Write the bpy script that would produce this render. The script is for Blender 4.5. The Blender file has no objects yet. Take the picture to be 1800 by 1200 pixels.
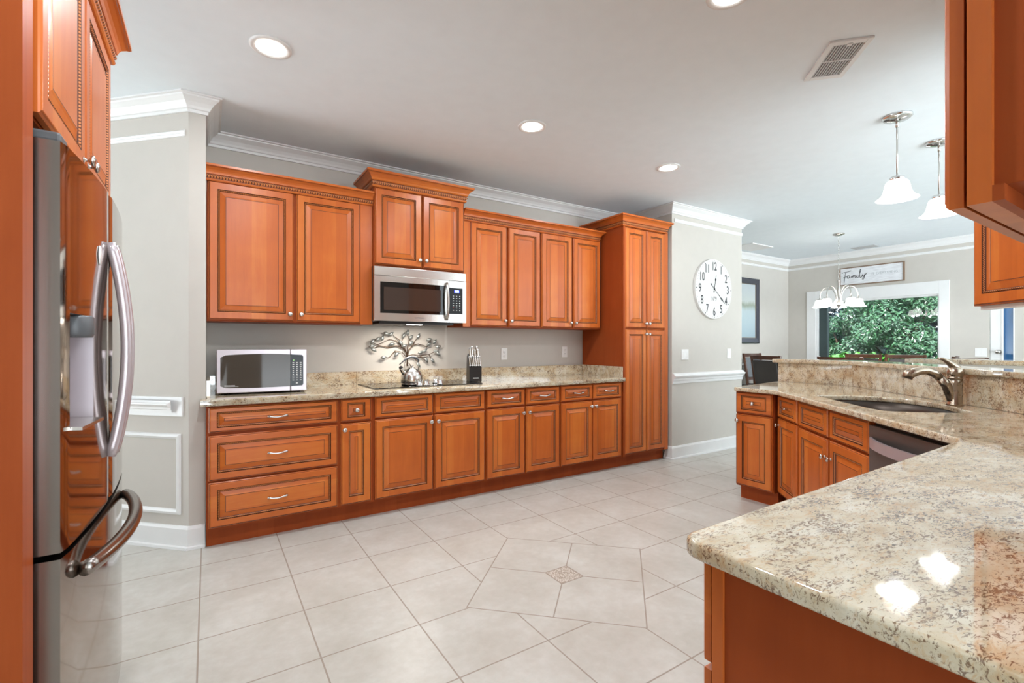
import bpy, bmesh, math, random
from mathutils import Vector, Matrix
random.seed(7)
SC = bpy.context.scene
COL = SC.collection
R = math.radians

# ------------------------------------------------------------------ camera
cam = bpy.data.cameras.new('camera')
cam_o = bpy.data.objects.new('camera', cam)
COL.objects.link(cam_o)
cam.sensor_width = 36.0
cam.lens = 831.0 / 1800.0 * 36.0
cam.shift_y = 4.4 / 1800.0
cam.clip_start = 0.02
cam_o.location = (0, 0, 1.25)
cam_o.rotation_euler = (R(90), 0, R(57.27 - 90))
SC.camera = cam_o
# ------------------------------------------------------------------ world, sun, exposure
W = bpy.data.worlds.new('world')
SC.world = W
W.use_nodes = True
_wt = W.node_tree
bg = _wt.nodes['Background']
# pale sky; lower half brightened, an added glow that lifts the ceiling
_tc = _wt.nodes.new('ShaderNodeTexCoord')
_sx = _wt.nodes.new('ShaderNodeSeparateXYZ')
_mr = _wt.nodes.new('ShaderNodeMapRange')
_mr.inputs[1].default_value = -0.06
_mr.inputs[2].default_value = 0.03
_mr.inputs[3].default_value = 6.6
_mr.inputs[4].default_value = 2.35
_wt.links.new(_tc.outputs['Generated'], _sx.inputs[0])
_wt.links.new(_sx.outputs[2], _mr.inputs[0])
_wt.links.new(_mr.outputs[0], bg.inputs[1])
bg.inputs[0].default_value = (0.855, 0.958, 1.03, 1)
sun = bpy.data.lights.new('sun', 'SUN')
sun.energy = 6.5
sun.angle = R(1.5)
sun.color = (1.0, 0.96, 0.88)
sun_o = bpy.data.objects.new('sun', sun)
COL.objects.link(sun_o)
sun_o.rotation_euler = (R(38), R(-22), R(-60))
sun_o.location = (6, -6, 9)
SC.view_settings.view_transform = 'Standard'
SC.view_settings.look = 'None'
SC.view_settings.gamma = 1.0
SC.view_settings.use_curve_mapping = False
SC.view_settings.exposure = 0.87

H = 2.76          # ceiling
CT = 0.914        # main counter top
CS = 0.905        # sink counter top


# ------------------------------------------------------------------ material helpers
def srgb(r, g, b):
    def f(c):
        c /= 255.0
        return c / 12.92 if c <= 0.04045 else ((c + 0.055) / 1.055) ** 2.4
    return (f(r), f(g), f(b), 1.0)


class NT:
    def __init__(s, name):
        s.m = bpy.data.materials.new(name)
        s.m.use_nodes = True
        s.t = s.m.node_tree
        s.b = s.t.nodes['Principled BSDF']
        s.out = s.t.nodes['Material Output']

    def n(s, typ, **kw):
        x = s.t.nodes.new(typ)
        for k, v in kw.items():
            setattr(x, k, v)
        return x

    def l(s, a, b):
        s.t.links.new(a, b)

    def set(s, sock, v):
        if hasattr(v, 'is_output'):
            s.l(v, sock)
        else:
            sock.default_value = v

    def math(s, op, a, b=None, c=None):
        x = s.n('ShaderNodeMath', operation=op)
        s.set(x.inputs[0], a)
        if b is not None:
            s.set(x.inputs[1], b)
        if c is not None:
            s.set(x.inputs[2], c)
        return x.outputs[0]

    def mix(s, fac, a, b, mode='MIX'):
        x = s.n('ShaderNodeMix', data_type='RGBA', blend_type=mode)
        s.set(x.inputs[0], fac)
        s.set(x.inputs[6], a)
        s.set(x.inputs[7], b)
        return x.outputs[2]

    def coord(s, which='Object', scale=None):
        c = s.n('ShaderNodeTexCoord').outputs[which]
        if scale:
            mp = s.n('ShaderNodeMapping')
            mp.inputs['Scale'].default_value = scale
            s.l(c, mp.inputs[0])
            return mp.outputs[0]
        return c

    def noise(s, vec, scale, detail=4, rough=0.55, dist=0.0):
        x = s.n('ShaderNodeTexNoise')
        s.l(vec, x.inputs['Vector'])
        x.inputs['Scale'].default_value = scale
        x.inputs['Detail'].default_value = detail
        x.inputs['Roughness'].default_value = rough
        x.inputs['Distortion'].default_value = dist
        return x.outputs['Fac']

    def ramp(s, fac, stops):
        x = s.n('ShaderNodeValToRGB')
        el = x.color_ramp.elements
        while len(el) < len(stops):
            el.new(0.5)
        for e, (p, c) in zip(el, stops):
            e.position = p
            e.color = c
        s.l(fac, x.inputs[0])
        return x.outputs[0]

    def bump(s, h, strength, dist=0.002):
        x = s.n('ShaderNodeBump')
        x.inputs['Strength'].default_value = strength
        x.inputs['Distance'].default_value = dist
        s.l(h, x.inputs['Height'])
        s.l(x.outputs[0], s.b.inputs['Normal'])

    def p(s, **kw):
        for k, v in kw.items():
            s.set(s.b.inputs[k.replace('_', ' ')], v)
        return s.m


def plain(name, col, rough=0.5, metal=0.0, **kw):
    t = NT(name)
    # faint procedural variation so no surface is perfectly flat
    n = t.noise(t.coord(), 9.0, 3)
    dark = tuple(c * 0.93 for c in col[:3]) + (1,)
    c = t.mix(n, dark, col)
    return t.p(Base_Color=c, Roughness=rough, Metallic=metal, **kw)


def emit(name, col, strength):
    t = NT(name)
    return t.p(Base_Color=col, Emission_Color=col, Emission_Strength=strength, Roughness=0.4)


def wood_mat(name, c_dark, c_mid, c_light, rough=0.3, axis='z', coat=0.10, spec=0.3):
    t = NT(name)
    sc = (6, 6, 0.8) if axis == 'z' else (0.8, 6, 6)
    o = t.coord()
    v = t.coord('Object', sc)
    rnd = t.n('ShaderNodeObjectInfo').outputs['Random']
    g = t.noise(v, 2.2, 6, 0.6, 0.4)
    fine = t.noise(t.coord('Object', (60, 60, 3) if axis == 'z' else (3, 60, 60)), 2.0, 3)
    blotch = t.noise(o, 5.5, 3, 0.5)
    sep = t.n('ShaderNodeSeparateXYZ')
    t.l(o, sep.inputs[0])
    ax = sep.outputs[0] if axis == 'z' else sep.outputs[2]
    st = t.math('FLOOR', t.math('ADD', t.math('MULTIPLY', ax, 11.0), t.math('MULTIPLY', rnd, 57.0)))
    wn = t.n('ShaderNodeTexWhiteNoise', noise_dimensions='1D')
    t.l(st, wn.inputs['W'])
    f = t.math('ADD', t.math('MULTIPLY', g, 0.45), t.math('MULTIPLY', fine, 0.12))
    f = t.math('ADD', f, t.math('MULTIPLY', wn.outputs['Value'], 0.26))
    f = t.math('ADD', f, t.math('MULTIPLY', blotch, 0.25))
    c = t.ramp(f, [(0.22, c_dark), (0.55, c_mid), (0.85, c_light)])
    t.bump(fine, 0.04, 0.001)
    return t.p(Base_Color=c, Roughness=rough, Coat_Weight=coat, Coat_Roughness=0.25, Specular_IOR_Level=spec)


M = {}
M['wood'] = wood_mat('cherry_stained_maple', srgb(166, 79, 30), srgb(192, 99, 40), srgb(211, 125, 55))
M['woodh'] = wood_mat('cherry_stained_maple_horizontal', srgb(166, 79, 30), srgb(192, 99, 40), srgb(211, 125, 55), axis='x')
M['panel'] = wood_mat('shaded_cherry_veneer', srgb(138, 61, 26), srgb(154, 71, 31), srgb(169, 83, 39), rough=0.45, coat=0.0, spec=0.13)  # own veneer tone, with the side panels' shade put into the colour
M['glaze'] = plain('dark_glaze', srgb(78, 34, 16), 0.5)


def rope_mat(name, pitch):
    t = NT(name)
    o = t.coord()
    sep = t.n('ShaderNodeSeparateXYZ')
    t.l(o, sep.inputs[0])
    s = t.math('ADD', t.math('ADD', sep.outputs[0], sep.outputs[2]), t.math('MULTIPLY', sep.outputs[1], 1.0))
    w = t.math('SINE', t.math('MULTIPLY', s, 2 * math.pi / pitch))
    w = t.math('MULTIPLY_ADD', w, 0.5, 0.5)
    c = t.ramp(w, [(0.15, srgb(92, 44, 22)), (0.6, srgb(206, 130, 74))])
    t.bump(w, 0.6, 0.002)
    return t.p(Base_Color=c, Roughness=0.35)


M['rope'] = rope_mat('rope_moulding', 0.010)
M['crownrope'] = rope_mat('crown_rope_moulding', 0.017)


def granite_mat():
    t = NT('granite')
    o = t.coord()
    flow = t.n('ShaderNodeMapping')
    flow.inputs['Rotation'].default_value = (0.3, 0.2, 0.7)
    flow.inputs['Scale'].default_value = (1.0, 2.2, 1.6)
    t.l(o, flow.inputs[0])
    v = flow.outputs[0]
    n1 = t.noise(v, 7, 5, 0.6, 0.6)
    base = t.ramp(n1, [(0.3, srgb(186, 162, 128)), (0.5, srgb(204, 190, 163)), (0.7, srgb(218, 210, 191))])
    n2 = t.noise(v, 30, 4, 0.65, 1.2)
    tan = t.ramp(n2, [(0.52, (0, 0, 0, 1)), (0.66, (1, 1, 1, 1))])
    c = t.mix(t.math('MULTIPLY', tan, 0.5), base, srgb(186, 138, 82))
    n5 = t.noise(v, 16, 5, 0.7, 0.8)
    grey = t.ramp(n5, [(0.56, (0, 0, 0, 1)), (0.68, (1, 1, 1, 1))])
    c = t.mix(t.math('MULTIPLY', grey, 0.35), c, srgb(150, 138, 122))
    n3 = t.noise(v, 70, 4, 0.7, 1.2)
    n4 = t.noise(v, 11, 3, 0.5)
    br = t.ramp(t.math('MULTIPLY_ADD', n4, 0.35, t.math('MULTIPLY', n3, 0.8)), [(0.60, (0, 0, 0, 1)), (0.66, (1, 1, 1, 1))])
    c = t.mix(t.math('MULTIPLY', br, 0.85), c, srgb(98, 62, 36))
    n6 = t.noise(v, 95, 3, 0.6, 0.6)
    sp = t.ramp(n6, [(0.66, (0, 0, 0, 1)), (0.71, (1, 1, 1, 1))])
    c = t.mix(sp, c, srgb(58, 40, 30))
    return t.p(Base_Color=c, Roughness=0.045, IOR=1.9)


M['granite'] = granite_mat()
M['wall'] = plain('greige_paint', srgb(197, 191, 182), 0.75)
M['ceil'] = plain('ceiling_paint', srgb(233, 240, 244), 0.85)
M['trim'] = plain('white_trim_paint', srgb(229, 228, 226), 0.35)


def tile_mat():
    t = NT('floor_tile')
    o = t.coord()
    sep = t.n('ShaderNodeSeparateXYZ')
    t.l(o, sep.inputs[0])
    x, y = sep.outputs[0], sep.outputs[1]
    px, py, gw = 0.4138, 0.399, 0.0032

    def dist_line(c, off, pitch):
        f = t.math('FRACT', t.math('DIVIDE', t.math('SUBTRACT', c, off), pitch))
        f = t.math('MINIMUM', f, t.math('SUBTRACT', 1.0, f))
        return t.math('MULTIPLY', f, pitch)
    g = t.math('LESS_THAN', t.math('MINIMUM', dist_line(x, -0.035, px), dist_line(y, 1.995, py)), gw)
    dx = t.math('SUBTRACT', x, 1.625)
    dy = t.math('MULTIPLY', t.math('SUBTRACT', y, 2.005), 1.028)
    a = t.math('ADD', dx, dy)
    b = t.math('SUBTRACT', dx, dy)
    D = 0.592
    ma = t.math('ABSOLUTE', a)
    mb = t.math('ABSOLUTE', b)
    mx = t.math('MAXIMUM', ma, mb)
    inside = t.math('LESS_THAN', mx, D)
    edge = t.math('LESS_THAN', t.math('ABSOLUTE', t.math('SUBTRACT', mx, D)), gw * 1.4)
    seam = t.math('LESS_THAN', t.math('MINIMUM', ma, mb), gw * 1.4)
    sq = t.math('MAXIMUM', t.math('ABSOLUTE', dx), t.math('ABSOLUTE', dy))
    inins = t.math('LESS_THAN', sq, 0.073)
    insedge = t.math('LESS_THAN', t.math('ABSOLUTE', t.math('SUBTRACT', sq, 0.074)), gw * 1.1)
    seam = t.math('MULTIPLY', seam, t.math('SUBTRACT', 1.0, inins))
    gin = t.math('MULTIPLY', t.math('MAXIMUM', seam, insedge), inside)
    gout = t.math('MULTIPLY', g, t.math('SUBTRACT', 1.0, inside))
    grout = t.math('MAXIMUM', t.math('MAXIMUM', gin, gout), edge)
    # tile colour
    cell = t.math('ADD', t.math('FLOOR', t.math('DIVIDE', t.math('ADD', x, 0.035), px)),
                  t.math('MULTIPLY', t.math('FLOOR', t.math('DIVIDE', t.math('SUBTRACT', y, 1.995), py)), 17.3))
    wn = t.n('ShaderNodeTexWhiteNoise', noise_dimensions='1D')
    t.l(cell, wn.inputs['W'])
    n1 = t.noise(o, 3.2, 6, 0.62, 0.3)
    n2 = t.noise(o, 22, 4, 0.6)
    f = t.math('ADD', t.math('MULTIPLY', n1, 0.7), t.math('MULTIPLY', n2, 0.3))
    c = t.ramp(f, [(0.3, srgb(175, 170, 159)), (0.5, srgb(189, 185, 176)), (0.68, srgb(202, 200, 193))])
    c = t.mix(t.math('MULTIPLY', wn.outputs['Value'], 0.10), c, srgb(178, 168, 156))
    # ornate insert
    vor = t.n('ShaderNodeTexVoronoi', feature='DISTANCE_TO_EDGE')
    t.l(o, vor.inputs['Vector'])
    vor.inputs['Scale'].default_value = 95
    orn = t.ramp(vor.outputs['Distance'], [(0.05, srgb(150, 136, 120)), (0.16, srgb(208, 200, 190))])
    c = t.mix(t.math('MULTIPLY', inins, inside), c, orn)
    c = t.mix(t.math('MULTIPLY', grout, 0.85), c, srgb(146, 130, 116))
    t.bump(t.math('SUBTRACT', 1.0, grout), 0.35, 0.002)
    ro = t.math('ADD', 0.32, t.math('MULTIPLY', grout, 0.4))
    return t.p(Base_Color=c, Roughness=ro)


M['tile'] = tile_mat()


def steel_mat(name, col, rough, sc):
    t = NT(name)
    n = t.noise(t.coord('Object', sc), 4.0, 3, 0.6)
    r = t.math('MULTIPLY_ADD', n, 0.06, rough)
    c = t.mix(n, tuple(x * 0.95 for x in col[:3]) + (1,), col)
    t.bump(n, 0.006, 0.001)
    return t.p(Base_Color=c, Metallic=1.0, Roughness=r)


M['steel'] = steel_mat('brushed_steel', srgb(206, 202, 196), 0.22, (1, 1, 60))
M['fridge'] = steel_mat('fridge_steel', srgb(166, 154, 144), 0.05, (60, 60, 0.6))
M['fridge_side'] = steel_mat('fridge_door_edge_steel', srgb(150, 142, 136), 0.2, (60, 60, 0.5))
M['dw'] = plain('dishwasher_steel', srgb(112, 106, 103), 0.38, 0.55)
M['nickel'] = steel_mat('satin_nickel', srgb(206, 202, 196), 0.2, (20, 20, 20))
M['chrome'] = steel_mat('chrome', srgb(222, 222, 222), 0.08, (10, 10, 10))
M['bronze_nickel'] = steel_mat('brushed_faucet_nickel', srgb(176, 160, 142), 0.25, (20, 20, 20))
M['sinksteel'] = steel_mat('sink_steel', srgb(78, 70, 64), 0.36, (20, 20, 20))
M['black'] = plain('black_plastic', srgb(26, 25, 25), 0.35)
M['blackglass'] = plain('black_glass', srgb(16, 14, 13), 0.03)
M['keyglass'] = plain('black_keypad_glass', srgb(18, 16, 15), 0.05, Specular_IOR_Level=0.15)
M['brownglass'] = plain('smoked_oven_glass', srgb(62, 47, 40), 0.05)
M['taupeglass'] = plain('tinted_microwave_glass', srgb(72, 64, 56), 0.04, Specular_IOR_Level=0.22)
M['grey'] = plain('dark_grey_plastic', srgb(86, 88, 90), 0.4)
M['gasket'] = plain('grey_gasket', srgb(126, 134, 134), 0.6)
M['silverpaint'] = plain('silver_paint', srgb(196, 186, 190), 0.3, 0.55)
M['white'] = plain('white_plastic', srgb(236, 234, 231), 0.4)
M['dialwhite'] = plain('whitewashed_dial', srgb(218, 216, 212), 0.6)
M['dim'] = plain('pale_grey_mark', srgb(190, 190, 190), 0.5)
M['mark'] = plain('white_mark', srgb(225, 222, 218), 0.5)
M['greymark'] = plain('grey_mark', srgb(120, 110, 108), 0.5)
M['ink'] = plain('charcoal_ink', srgb(52, 52, 55), 0.6)
M['paleink'] = plain('pale_ink', srgb(176, 178, 180), 0.7)
M['red'] = plain('red_mark', srgb(170, 50, 40), 0.5)
M['lamp'] = emit('lamp_lens', (1.0, 0.97, 0.92, 1), 9.0)
M['shade'] = emit('lit_frosted_glass', (1.0, 0.97, 0.93, 1), 0.8)
M['chandelier_shade'] = emit('lit_white_glass', (1.0, 0.97, 0.93, 1), 4.5)
M['bulb'] = emit('lamp_bulb', (1.0, 0.95, 0.88, 1), 4.0)
M['display'] = emit('blue_display', (0.06, 0.1, 1.0, 1), 2.2)
M['displaytext'] = emit('display_digits', (0.75, 0.85, 1.0, 1), 3.0)
M['greenled'] = emit('green_led', (0.35, 0.9, 0.2, 1), 2.0)
M['darkwood'] = wood_mat('walnut', srgb(58, 34, 22), srgb(78, 46, 30), srgb(96, 60, 40))
M['leather'] = plain('dark_leather', srgb(40, 34, 33), 0.24, Specular_IOR_Level=0.9)
M['frameblack'] = plain('pewter_frame', srgb(84, 84, 92), 0.25, 0.5)
M['bead'] = plain('champagne_bead', srgb(128, 112, 92), 0.45, 0.3)
M['knifecap'] = plain('polished_knife_cap', srgb(176, 172, 168), 0.35, 0.6)
M['matboard'] = plain('pale_matboard', srgb(206, 208, 206), 0.6)
M['signwood'] = wood_mat('weathered_frame_wood', srgb(116, 92, 76), srgb(136, 112, 94), srgb(154, 130, 112), rough=0.6)
M['darkframe'] = plain('dark_window_frame', srgb(52, 66, 66), 0.4)
M['leafmetal'] = plain('patinated_silver_leaf', srgb(168, 172, 168), 0.32, 0.7)
M['stemmetal'] = plain('bronze_wire', srgb(104, 84, 68), 0.35, 0.85)
M['bark'] = plain('bark', srgb(74, 60, 48), 0.9)


def sign_mat():
    t = NT('whitewashed_board')
    n = t.noise(t.coord('Object', (2, 2, 14)), 5, 5)
    c = t.ramp(n, [(0.3, srgb(206, 206, 208)), (0.6, srgb(228, 229, 231))])
    return t.p(Base_Color=c, Roughness=0.7)


M['sign'] = sign_mat()


def art_mat():
    t = NT('misty_seascape_print')
    o = t.coord()
    sep = t.n('ShaderNodeSeparateXYZ')
    t.l(o, sep.inputs[0])
    n = t.noise(t.coord('Object', (8, 1, 1.2)), 3, 5)
    z = t.math('ADD', sep.outputs[2], t.math('MULTIPLY', t.math('SUBTRACT', n, 0.5), 0.10))
    mr = t.n('ShaderNodeMapRange')
    t.l(z, mr.inputs[0])
    mr.inputs[1].default_value = -0.46
    mr.inputs[2].default_value = 0.46
    c = t.ramp(mr.outputs[0], [(0.0, srgb(146, 164, 172)), (0.5, srgb(176, 190, 192)), (0.6, srgb(150, 158, 140)), (0.68, srgb(196, 202, 198)), (1, srgb(188, 196, 200))])
    return t.p(Base_Color=c, Roughness=0.35)


M['art'] = art_mat()


def leaf_mat(name, a, b):
    t = NT(name)
    n = t.noise(t.coord(), 3.0, 3)
    wn = t.n('ShaderNodeTexWhiteNoise', noise_dimensions='3D')
    sn = t.n('ShaderNodeVectorMath', operation='SNAP')
    t.l(t.coord(), sn.inputs[0])
    sn.inputs[1].default_value = (0.08, 0.08, 0.08)
    t.l(sn.outputs[0], wn.inputs['Vector'])
    f = t.math('ADD', t.math('MULTIPLY', n, 0.6), t.math('MULTIPLY', wn.outputs['Value'], 0.4))
    return t.p(Base_Color=t.mix(f, a, b), Roughness=0.3, Specular_IOR_Level=0.8)


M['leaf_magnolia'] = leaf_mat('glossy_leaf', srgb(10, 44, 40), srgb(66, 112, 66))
M['leaf_dark'] = leaf_mat('shaded_leaf', srgb(6, 18, 34), srgb(14, 42, 52))  # shade of the back foliage put into a darker, bluer leaf colour
M['leaf_fern'] = leaf_mat('fern_leaf', srgb(24, 76, 20), srgb(84, 150, 40))


def lawn_mat():
    t = NT('lawn')
    n = t.noise(t.coord(), 20, 5)
    return t.p(Base_Color=t.mix(n, srgb(40, 70, 34), srgb(88, 120, 56)), Roughness=0.9)


M['lawn'] = lawn_mat()


def glass_mat():
    t = NT('window_glass')
    tr = t.n('ShaderNodeBsdfTransparent')
    tr.inputs[0].default_value = (0.93, 0.96, 0.97, 1)
    gl = t.n('ShaderNodeBsdfGlossy')
    gl.inputs['Roughness'].default_value = 0.02
    fr = t.n('ShaderNodeFresnel')
    fr.inputs[0].default_value = 1.45
    mx = t.n('ShaderNodeMixShader')
    t.l(fr.outputs[0], mx.inputs[0])
    t.l(tr.outputs[0], mx.inputs[1])
    t.l(gl.outputs[0], mx.inputs[2])
    t.l(mx.outputs[0], t.out.inputs[0])
    return t.m


M['glass'] = glass_mat()


def blueglass_mat():
    t = NT('blue_tinted_door_glass')
    n = t.noise(t.coord('Object', (1, 8, 0.5)), 2, 2)
    return t.p(Base_Color=t.mix(n, srgb(20, 70, 110), srgb(60, 110, 160)), Roughness=0.05)


M['blueglass'] = blueglass_mat()


# ------------------------------------------------------------------ mesh builder
class MB:
    def __init__(s):
        s.v, s.f, s.mi, s.sm, s.mats = [], [], [], [], []

    def mat(s, m):
        if m not in s.mats:
            s.mats.append(m)
        return s.mats.index(m)

    def add(s, vs, fs, m, smooth=False, X=None):
        b = len(s.v)
        k = s.mat(m)
        for v in vs:
            v = Vector(v)
            s.v.append(X @ v if X else v)
        for f in fs:
            s.f.append([b + i for i in f])
            s.mi.append(k)
            s.sm.append(smooth)
        return s

    def box(s, x0, x1, y0, y1, z0, z1, m, bev=0.0, X=None):
        if bev <= 0:
            vs = [(x, y, z) for x in (x0, x1) for y in (y0, y1) for z in (z0, z1)]
            fs = [(0, 1, 3, 2), (4, 6, 7, 5), (0, 4, 5, 1), (2, 3, 7, 6), (0, 2, 6, 4), (1, 5, 7, 3)]
            return s.add(vs, fs, m, X=X)
        bm = bmesh.new()
        vs = [bm.verts.new((x, y, z)) for x in (x0, x1) for y in (y0, y1) for z in (z0, z1)]
        for f in [(0, 1, 3, 2), (4, 6, 7, 5), (0, 4, 5, 1), (2, 3, 7, 6), (0, 2, 6, 4), (1, 5, 7, 3)]:
            bm.faces.new([vs[i] for i in f])
        bmesh.ops.recalc_face_normals(bm, faces=bm.faces)
        bmesh.ops.bevel(bm, geom=bm.edges[:], offset=bev, segments=2, affect='EDGES', profile=0.5)
        bm.verts.index_update()
        s.add([v.co.copy() for v in bm.verts], [[v.index for v in f.verts] for f in bm.faces], m, X=X)
        bm.free()
        return s

    def prism(s, poly, z0, z1, m, X=None):
        n = len(poly)
        vs = [(p[0], p[1], z0) for p in poly] + [(p[0], p[1], z1) for p in poly]
        fs = [list(range(n))[::-1], list(range(n, 2 * n))]
        fs += [(i, (i + 1) % n, n + (i + 1) % n, n + i) for i in range(n)]
        return s.add(vs, fs, m, X=X)

    def tube(s, pts, rad, m, seg=10, sx=1.0, X=None, caps=True):
        pts = [Vector(p) for p in pts]
        n = len(pts)
        rads = rad if isinstance(rad, (list, tuple)) else [rad] * n
        vs, fs = [], []
        up = None
        for i, p in enumerate(pts):
            d = (pts[min(i + 1, n - 1)] - pts[max(i - 1, 0)]).normalized()
            if up is None:
                up = Vector((0, 0, 1)) if abs(d.z) < 0.9 else Vector((1, 0, 0))
            a = d.cross(up).normalized()
            up = a.cross(d).normalized()
            for k in range(seg):
                t = 2 * math.pi * k / seg
                vs.append(p + (a * math.cos(t) * sx + up * math.sin(t)) * rads[i])
        for i in range(n - 1):
            for k in range(seg):
                a0 = i * seg + k
                a1 = i * seg + (k + 1) % seg
                fs.append((a0, a1, a1 + seg, a0 + seg))
        if caps:
            fs.append(list(range(seg))[::-1])
            fs.append([(n - 1) * seg + k for k in range(seg)])
        return s.add(vs, fs, m, True, X)

    def lathe(s, prof, m, seg=24, X=None, smooth=True):
        vs, fs = [], []
        n = len(prof)
        for r, z in prof:
            for k in range(seg):
                t = 2 * math.pi * k / seg
                vs.append((max(r, 1e-5) * math.cos(t), max(r, 1e-5) * math.sin(t), z))
        for i in range(n - 1):
            for k in range(seg):
                a0 = i * seg + k
                a1 = i * seg + (k + 1) % seg
                fs.append((a0, a1, a1 + seg, a0 + seg))
        return s.add(vs, fs, m, smooth, X)

    def sweep(s, path, prof, side=1, z=0.0, closed=False):
        """prof: list of (out, z, material of the strip that follows)"""
        P = [Vector((p[0], p[1])) for p in path]
        n = len(P)
        ms = []
        for i in range(n):
            def nrm(a, b):
                d = (b - a).normalized()
                return Vector((-d.y, d.x)) * side
            if closed:
                n1 = nrm(P[i - 1], P[i])
                n2 = nrm(P[i], P[(i + 1) % n])
            else:
                n1 = nrm(P[i - 1], P[i]) if i > 0 else nrm(P[i], P[i + 1])
                n2 = nrm(P[i], P[i + 1]) if i < n - 1 else n1
            ms.append((n1 + n2) / max(0.2, 1 + n1.dot(n2)))
        k = len(prof)
        vs = []
        for p, mm in zip(P, ms):
            for q in prof:
                w = p + mm * q[0]
                vs.append((w.x, w.y, z + q[1]))
        rng = range(n) if closed else range(n - 1)
        for j in range(k - 1):
            fs = []
            for i in rng:
                i2 = (i + 1) % n
                a, b = i * k + j, i2 * k + j
                fs.append((a, b, b + 1, a + 1) if side < 0 else (a, a + 1, b + 1, b))
            used = sorted(set(q for f in fs for q in f))
            mp = {q: r for r, q in enumerate(used)}
            s.add([vs[q] for q in used], [[mp[q] for q in f] for f in fs], prof[j][2])
        if not closed:
            for i in (0, n - 1):
                s.add([vs[i * k + j] for j in range(k)], [list(range(k))], prof[0][2])
        return s

    def build(s, name, parent=None, loc=(0, 0, 0), rot=(0, 0, 0), recalc=True, merge=True):
        me = bpy.data.meshes.new(name)
        me.from_pydata([tuple(v) for v in s.v], [], s.f)
        for m in s.mats:
            me.materials.append(m)
        for p, k, sm in zip(me.polygons, s.mi, s.sm):
            p.material_index = k
            p.use_smooth = sm
        if recalc:
            bm = bmesh.new()
            bm.from_mesh(me)
            if merge:
                bmesh.ops.remove_doubles(bm, verts=bm.verts, dist=1e-6)
            bmesh.ops.recalc_face_normals(bm, faces=bm.faces)
            bm.to_mesh(me)
            bm.free()
        me.update()
        o = bpy.data.objects.new(name, me)
        COL.objects.link(o)
        o.location = loc
        o.rotation_euler = rot
        if parent:
            o.parent = parent
        return o


def tag(o, label, cat, group=None):
    o['label'] = label
    o['category'] = cat
    if group:
        o['group'] = group
    return o


def thing(name, label, cat, loc=(0, 0, 0), rz=0.0, group=None):
    o = bpy.data.objects.new(name, None)
    o.empty_display_size = 0.1
    COL.objects.link(o)
    o.location = loc
    o.rotation_euler = (0, 0, rz)
    return tag(o, label, cat, group)


def copy_tree(o, parent=None):
    c = o.copy()
    COL.objects.link(c)
    c.parent = parent
    for ch in list(o.children):
        copy_tree(ch, c)
    return c


def struct(o):
    o['kind'] = 'structure'
    return o


def text_mesh(s, size, m, name, parent, loc, rot, ext=0.0006, align='CENTER', sx=1.0, bold=0.0):
    cu = bpy.data.curves.new(name, 'FONT')
    cu.body = s
    cu.size = size
    cu.extrude = ext
    cu.offset = bold
    cu.align_x = align
    cu.align_y = 'CENTER'
    tmp = bpy.data.objects.new(name, cu)
    COL.objects.link(tmp)
    bpy.context.view_layer.update()
    dg = bpy.context.evaluated_depsgraph_get()
    me = bpy.data.meshes.new_from_object(tmp.evaluated_get(dg))
    bpy.data.objects.remove(tmp)
    me.materials.clear()
    me.materials.append(m)
    o = bpy.data.objects.new(name, me)
    COL.objects.link(o)
    o.location = loc
    o.rotation_euler = rot
    o.scale = (sx, 1, 1)
    if parent:
        o.parent = parent
    return o


def slab(name, outer, holes, z_top, th, m, bev=0.007):
    """Flat stone slab with eased edges and optional holes."""
    cu = bpy.data.curves.new(name, 'CURVE')
    cu.dimensions = '2D'
    cu.fill_mode = 'BOTH'
    cu.extrude = th / 2 - bev
    cu.bevel_depth = bev
    cu.bevel_resolution = 2
    cu.offset = -bev
    for poly in [outer] + holes:
        sp = cu.splines.new('POLY')
        sp.points.add(len(poly) - 1)
        for p, q in zip(sp.points, poly):
            p.co = (q[0], q[1], 0, 1)
        sp.use_cyclic_u = True
    tmp = bpy.data.objects.new(name, cu)
    COL.objects.link(tmp)
    bpy.context.view_layer.update()
    dg = bpy.context.evaluated_depsgraph_get()
    me = bpy.data.meshes.new_from_object(tmp.evaluated_get(dg))
    bpy.data.objects.remove(tmp)
    me.materials.clear()
    me.materials.append(m)
    for v in me.vertices:
        v.co.z += z_top - th / 2
    bm = bmesh.new()
    bm.from_mesh(me)
    bmesh.ops.remove_doubles(bm, verts=bm.verts, dist=1e-5)
    bmesh.ops.recalc_face_normals(bm, faces=bm.faces)
    bm.to_mesh(me)
    bm.free()
    o = bpy.data.objects.new(name, me)
    COL.objects.link(o)
    return o


def round_poly(pts, rads, seg=6):
    out = []
    n = len(pts)
    for i in range(n):
        p = Vector(pts[i][:2])
        r = rads[i]
        if r <= 0:
            out.append((p.x, p.y))
            continue
        a = (Vector(pts[i - 1][:2]) - p).normalized()
        b = (Vector(pts[(i + 1) % n][:2]) - p).normalized()
        for k in range(seg + 1):
            t = k / seg
            q = p + a * r * (1 - t) ** 2 + b * r * t ** 2
            out.append((q.x, q.y))
    return out


# diagonal frame of the sink run: origin at the inner counter corner
P0 = Vector((2.30, 0.56))
U = Vector((1.24, 1.34)).normalized()
NN = Vector((U.y, -U.x))
ANG_D = math.atan2(-U.y, -U.x)


def dg(t, n):
    q = P0 + U * t + NN * n
    return (q.x, q.y)


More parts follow.
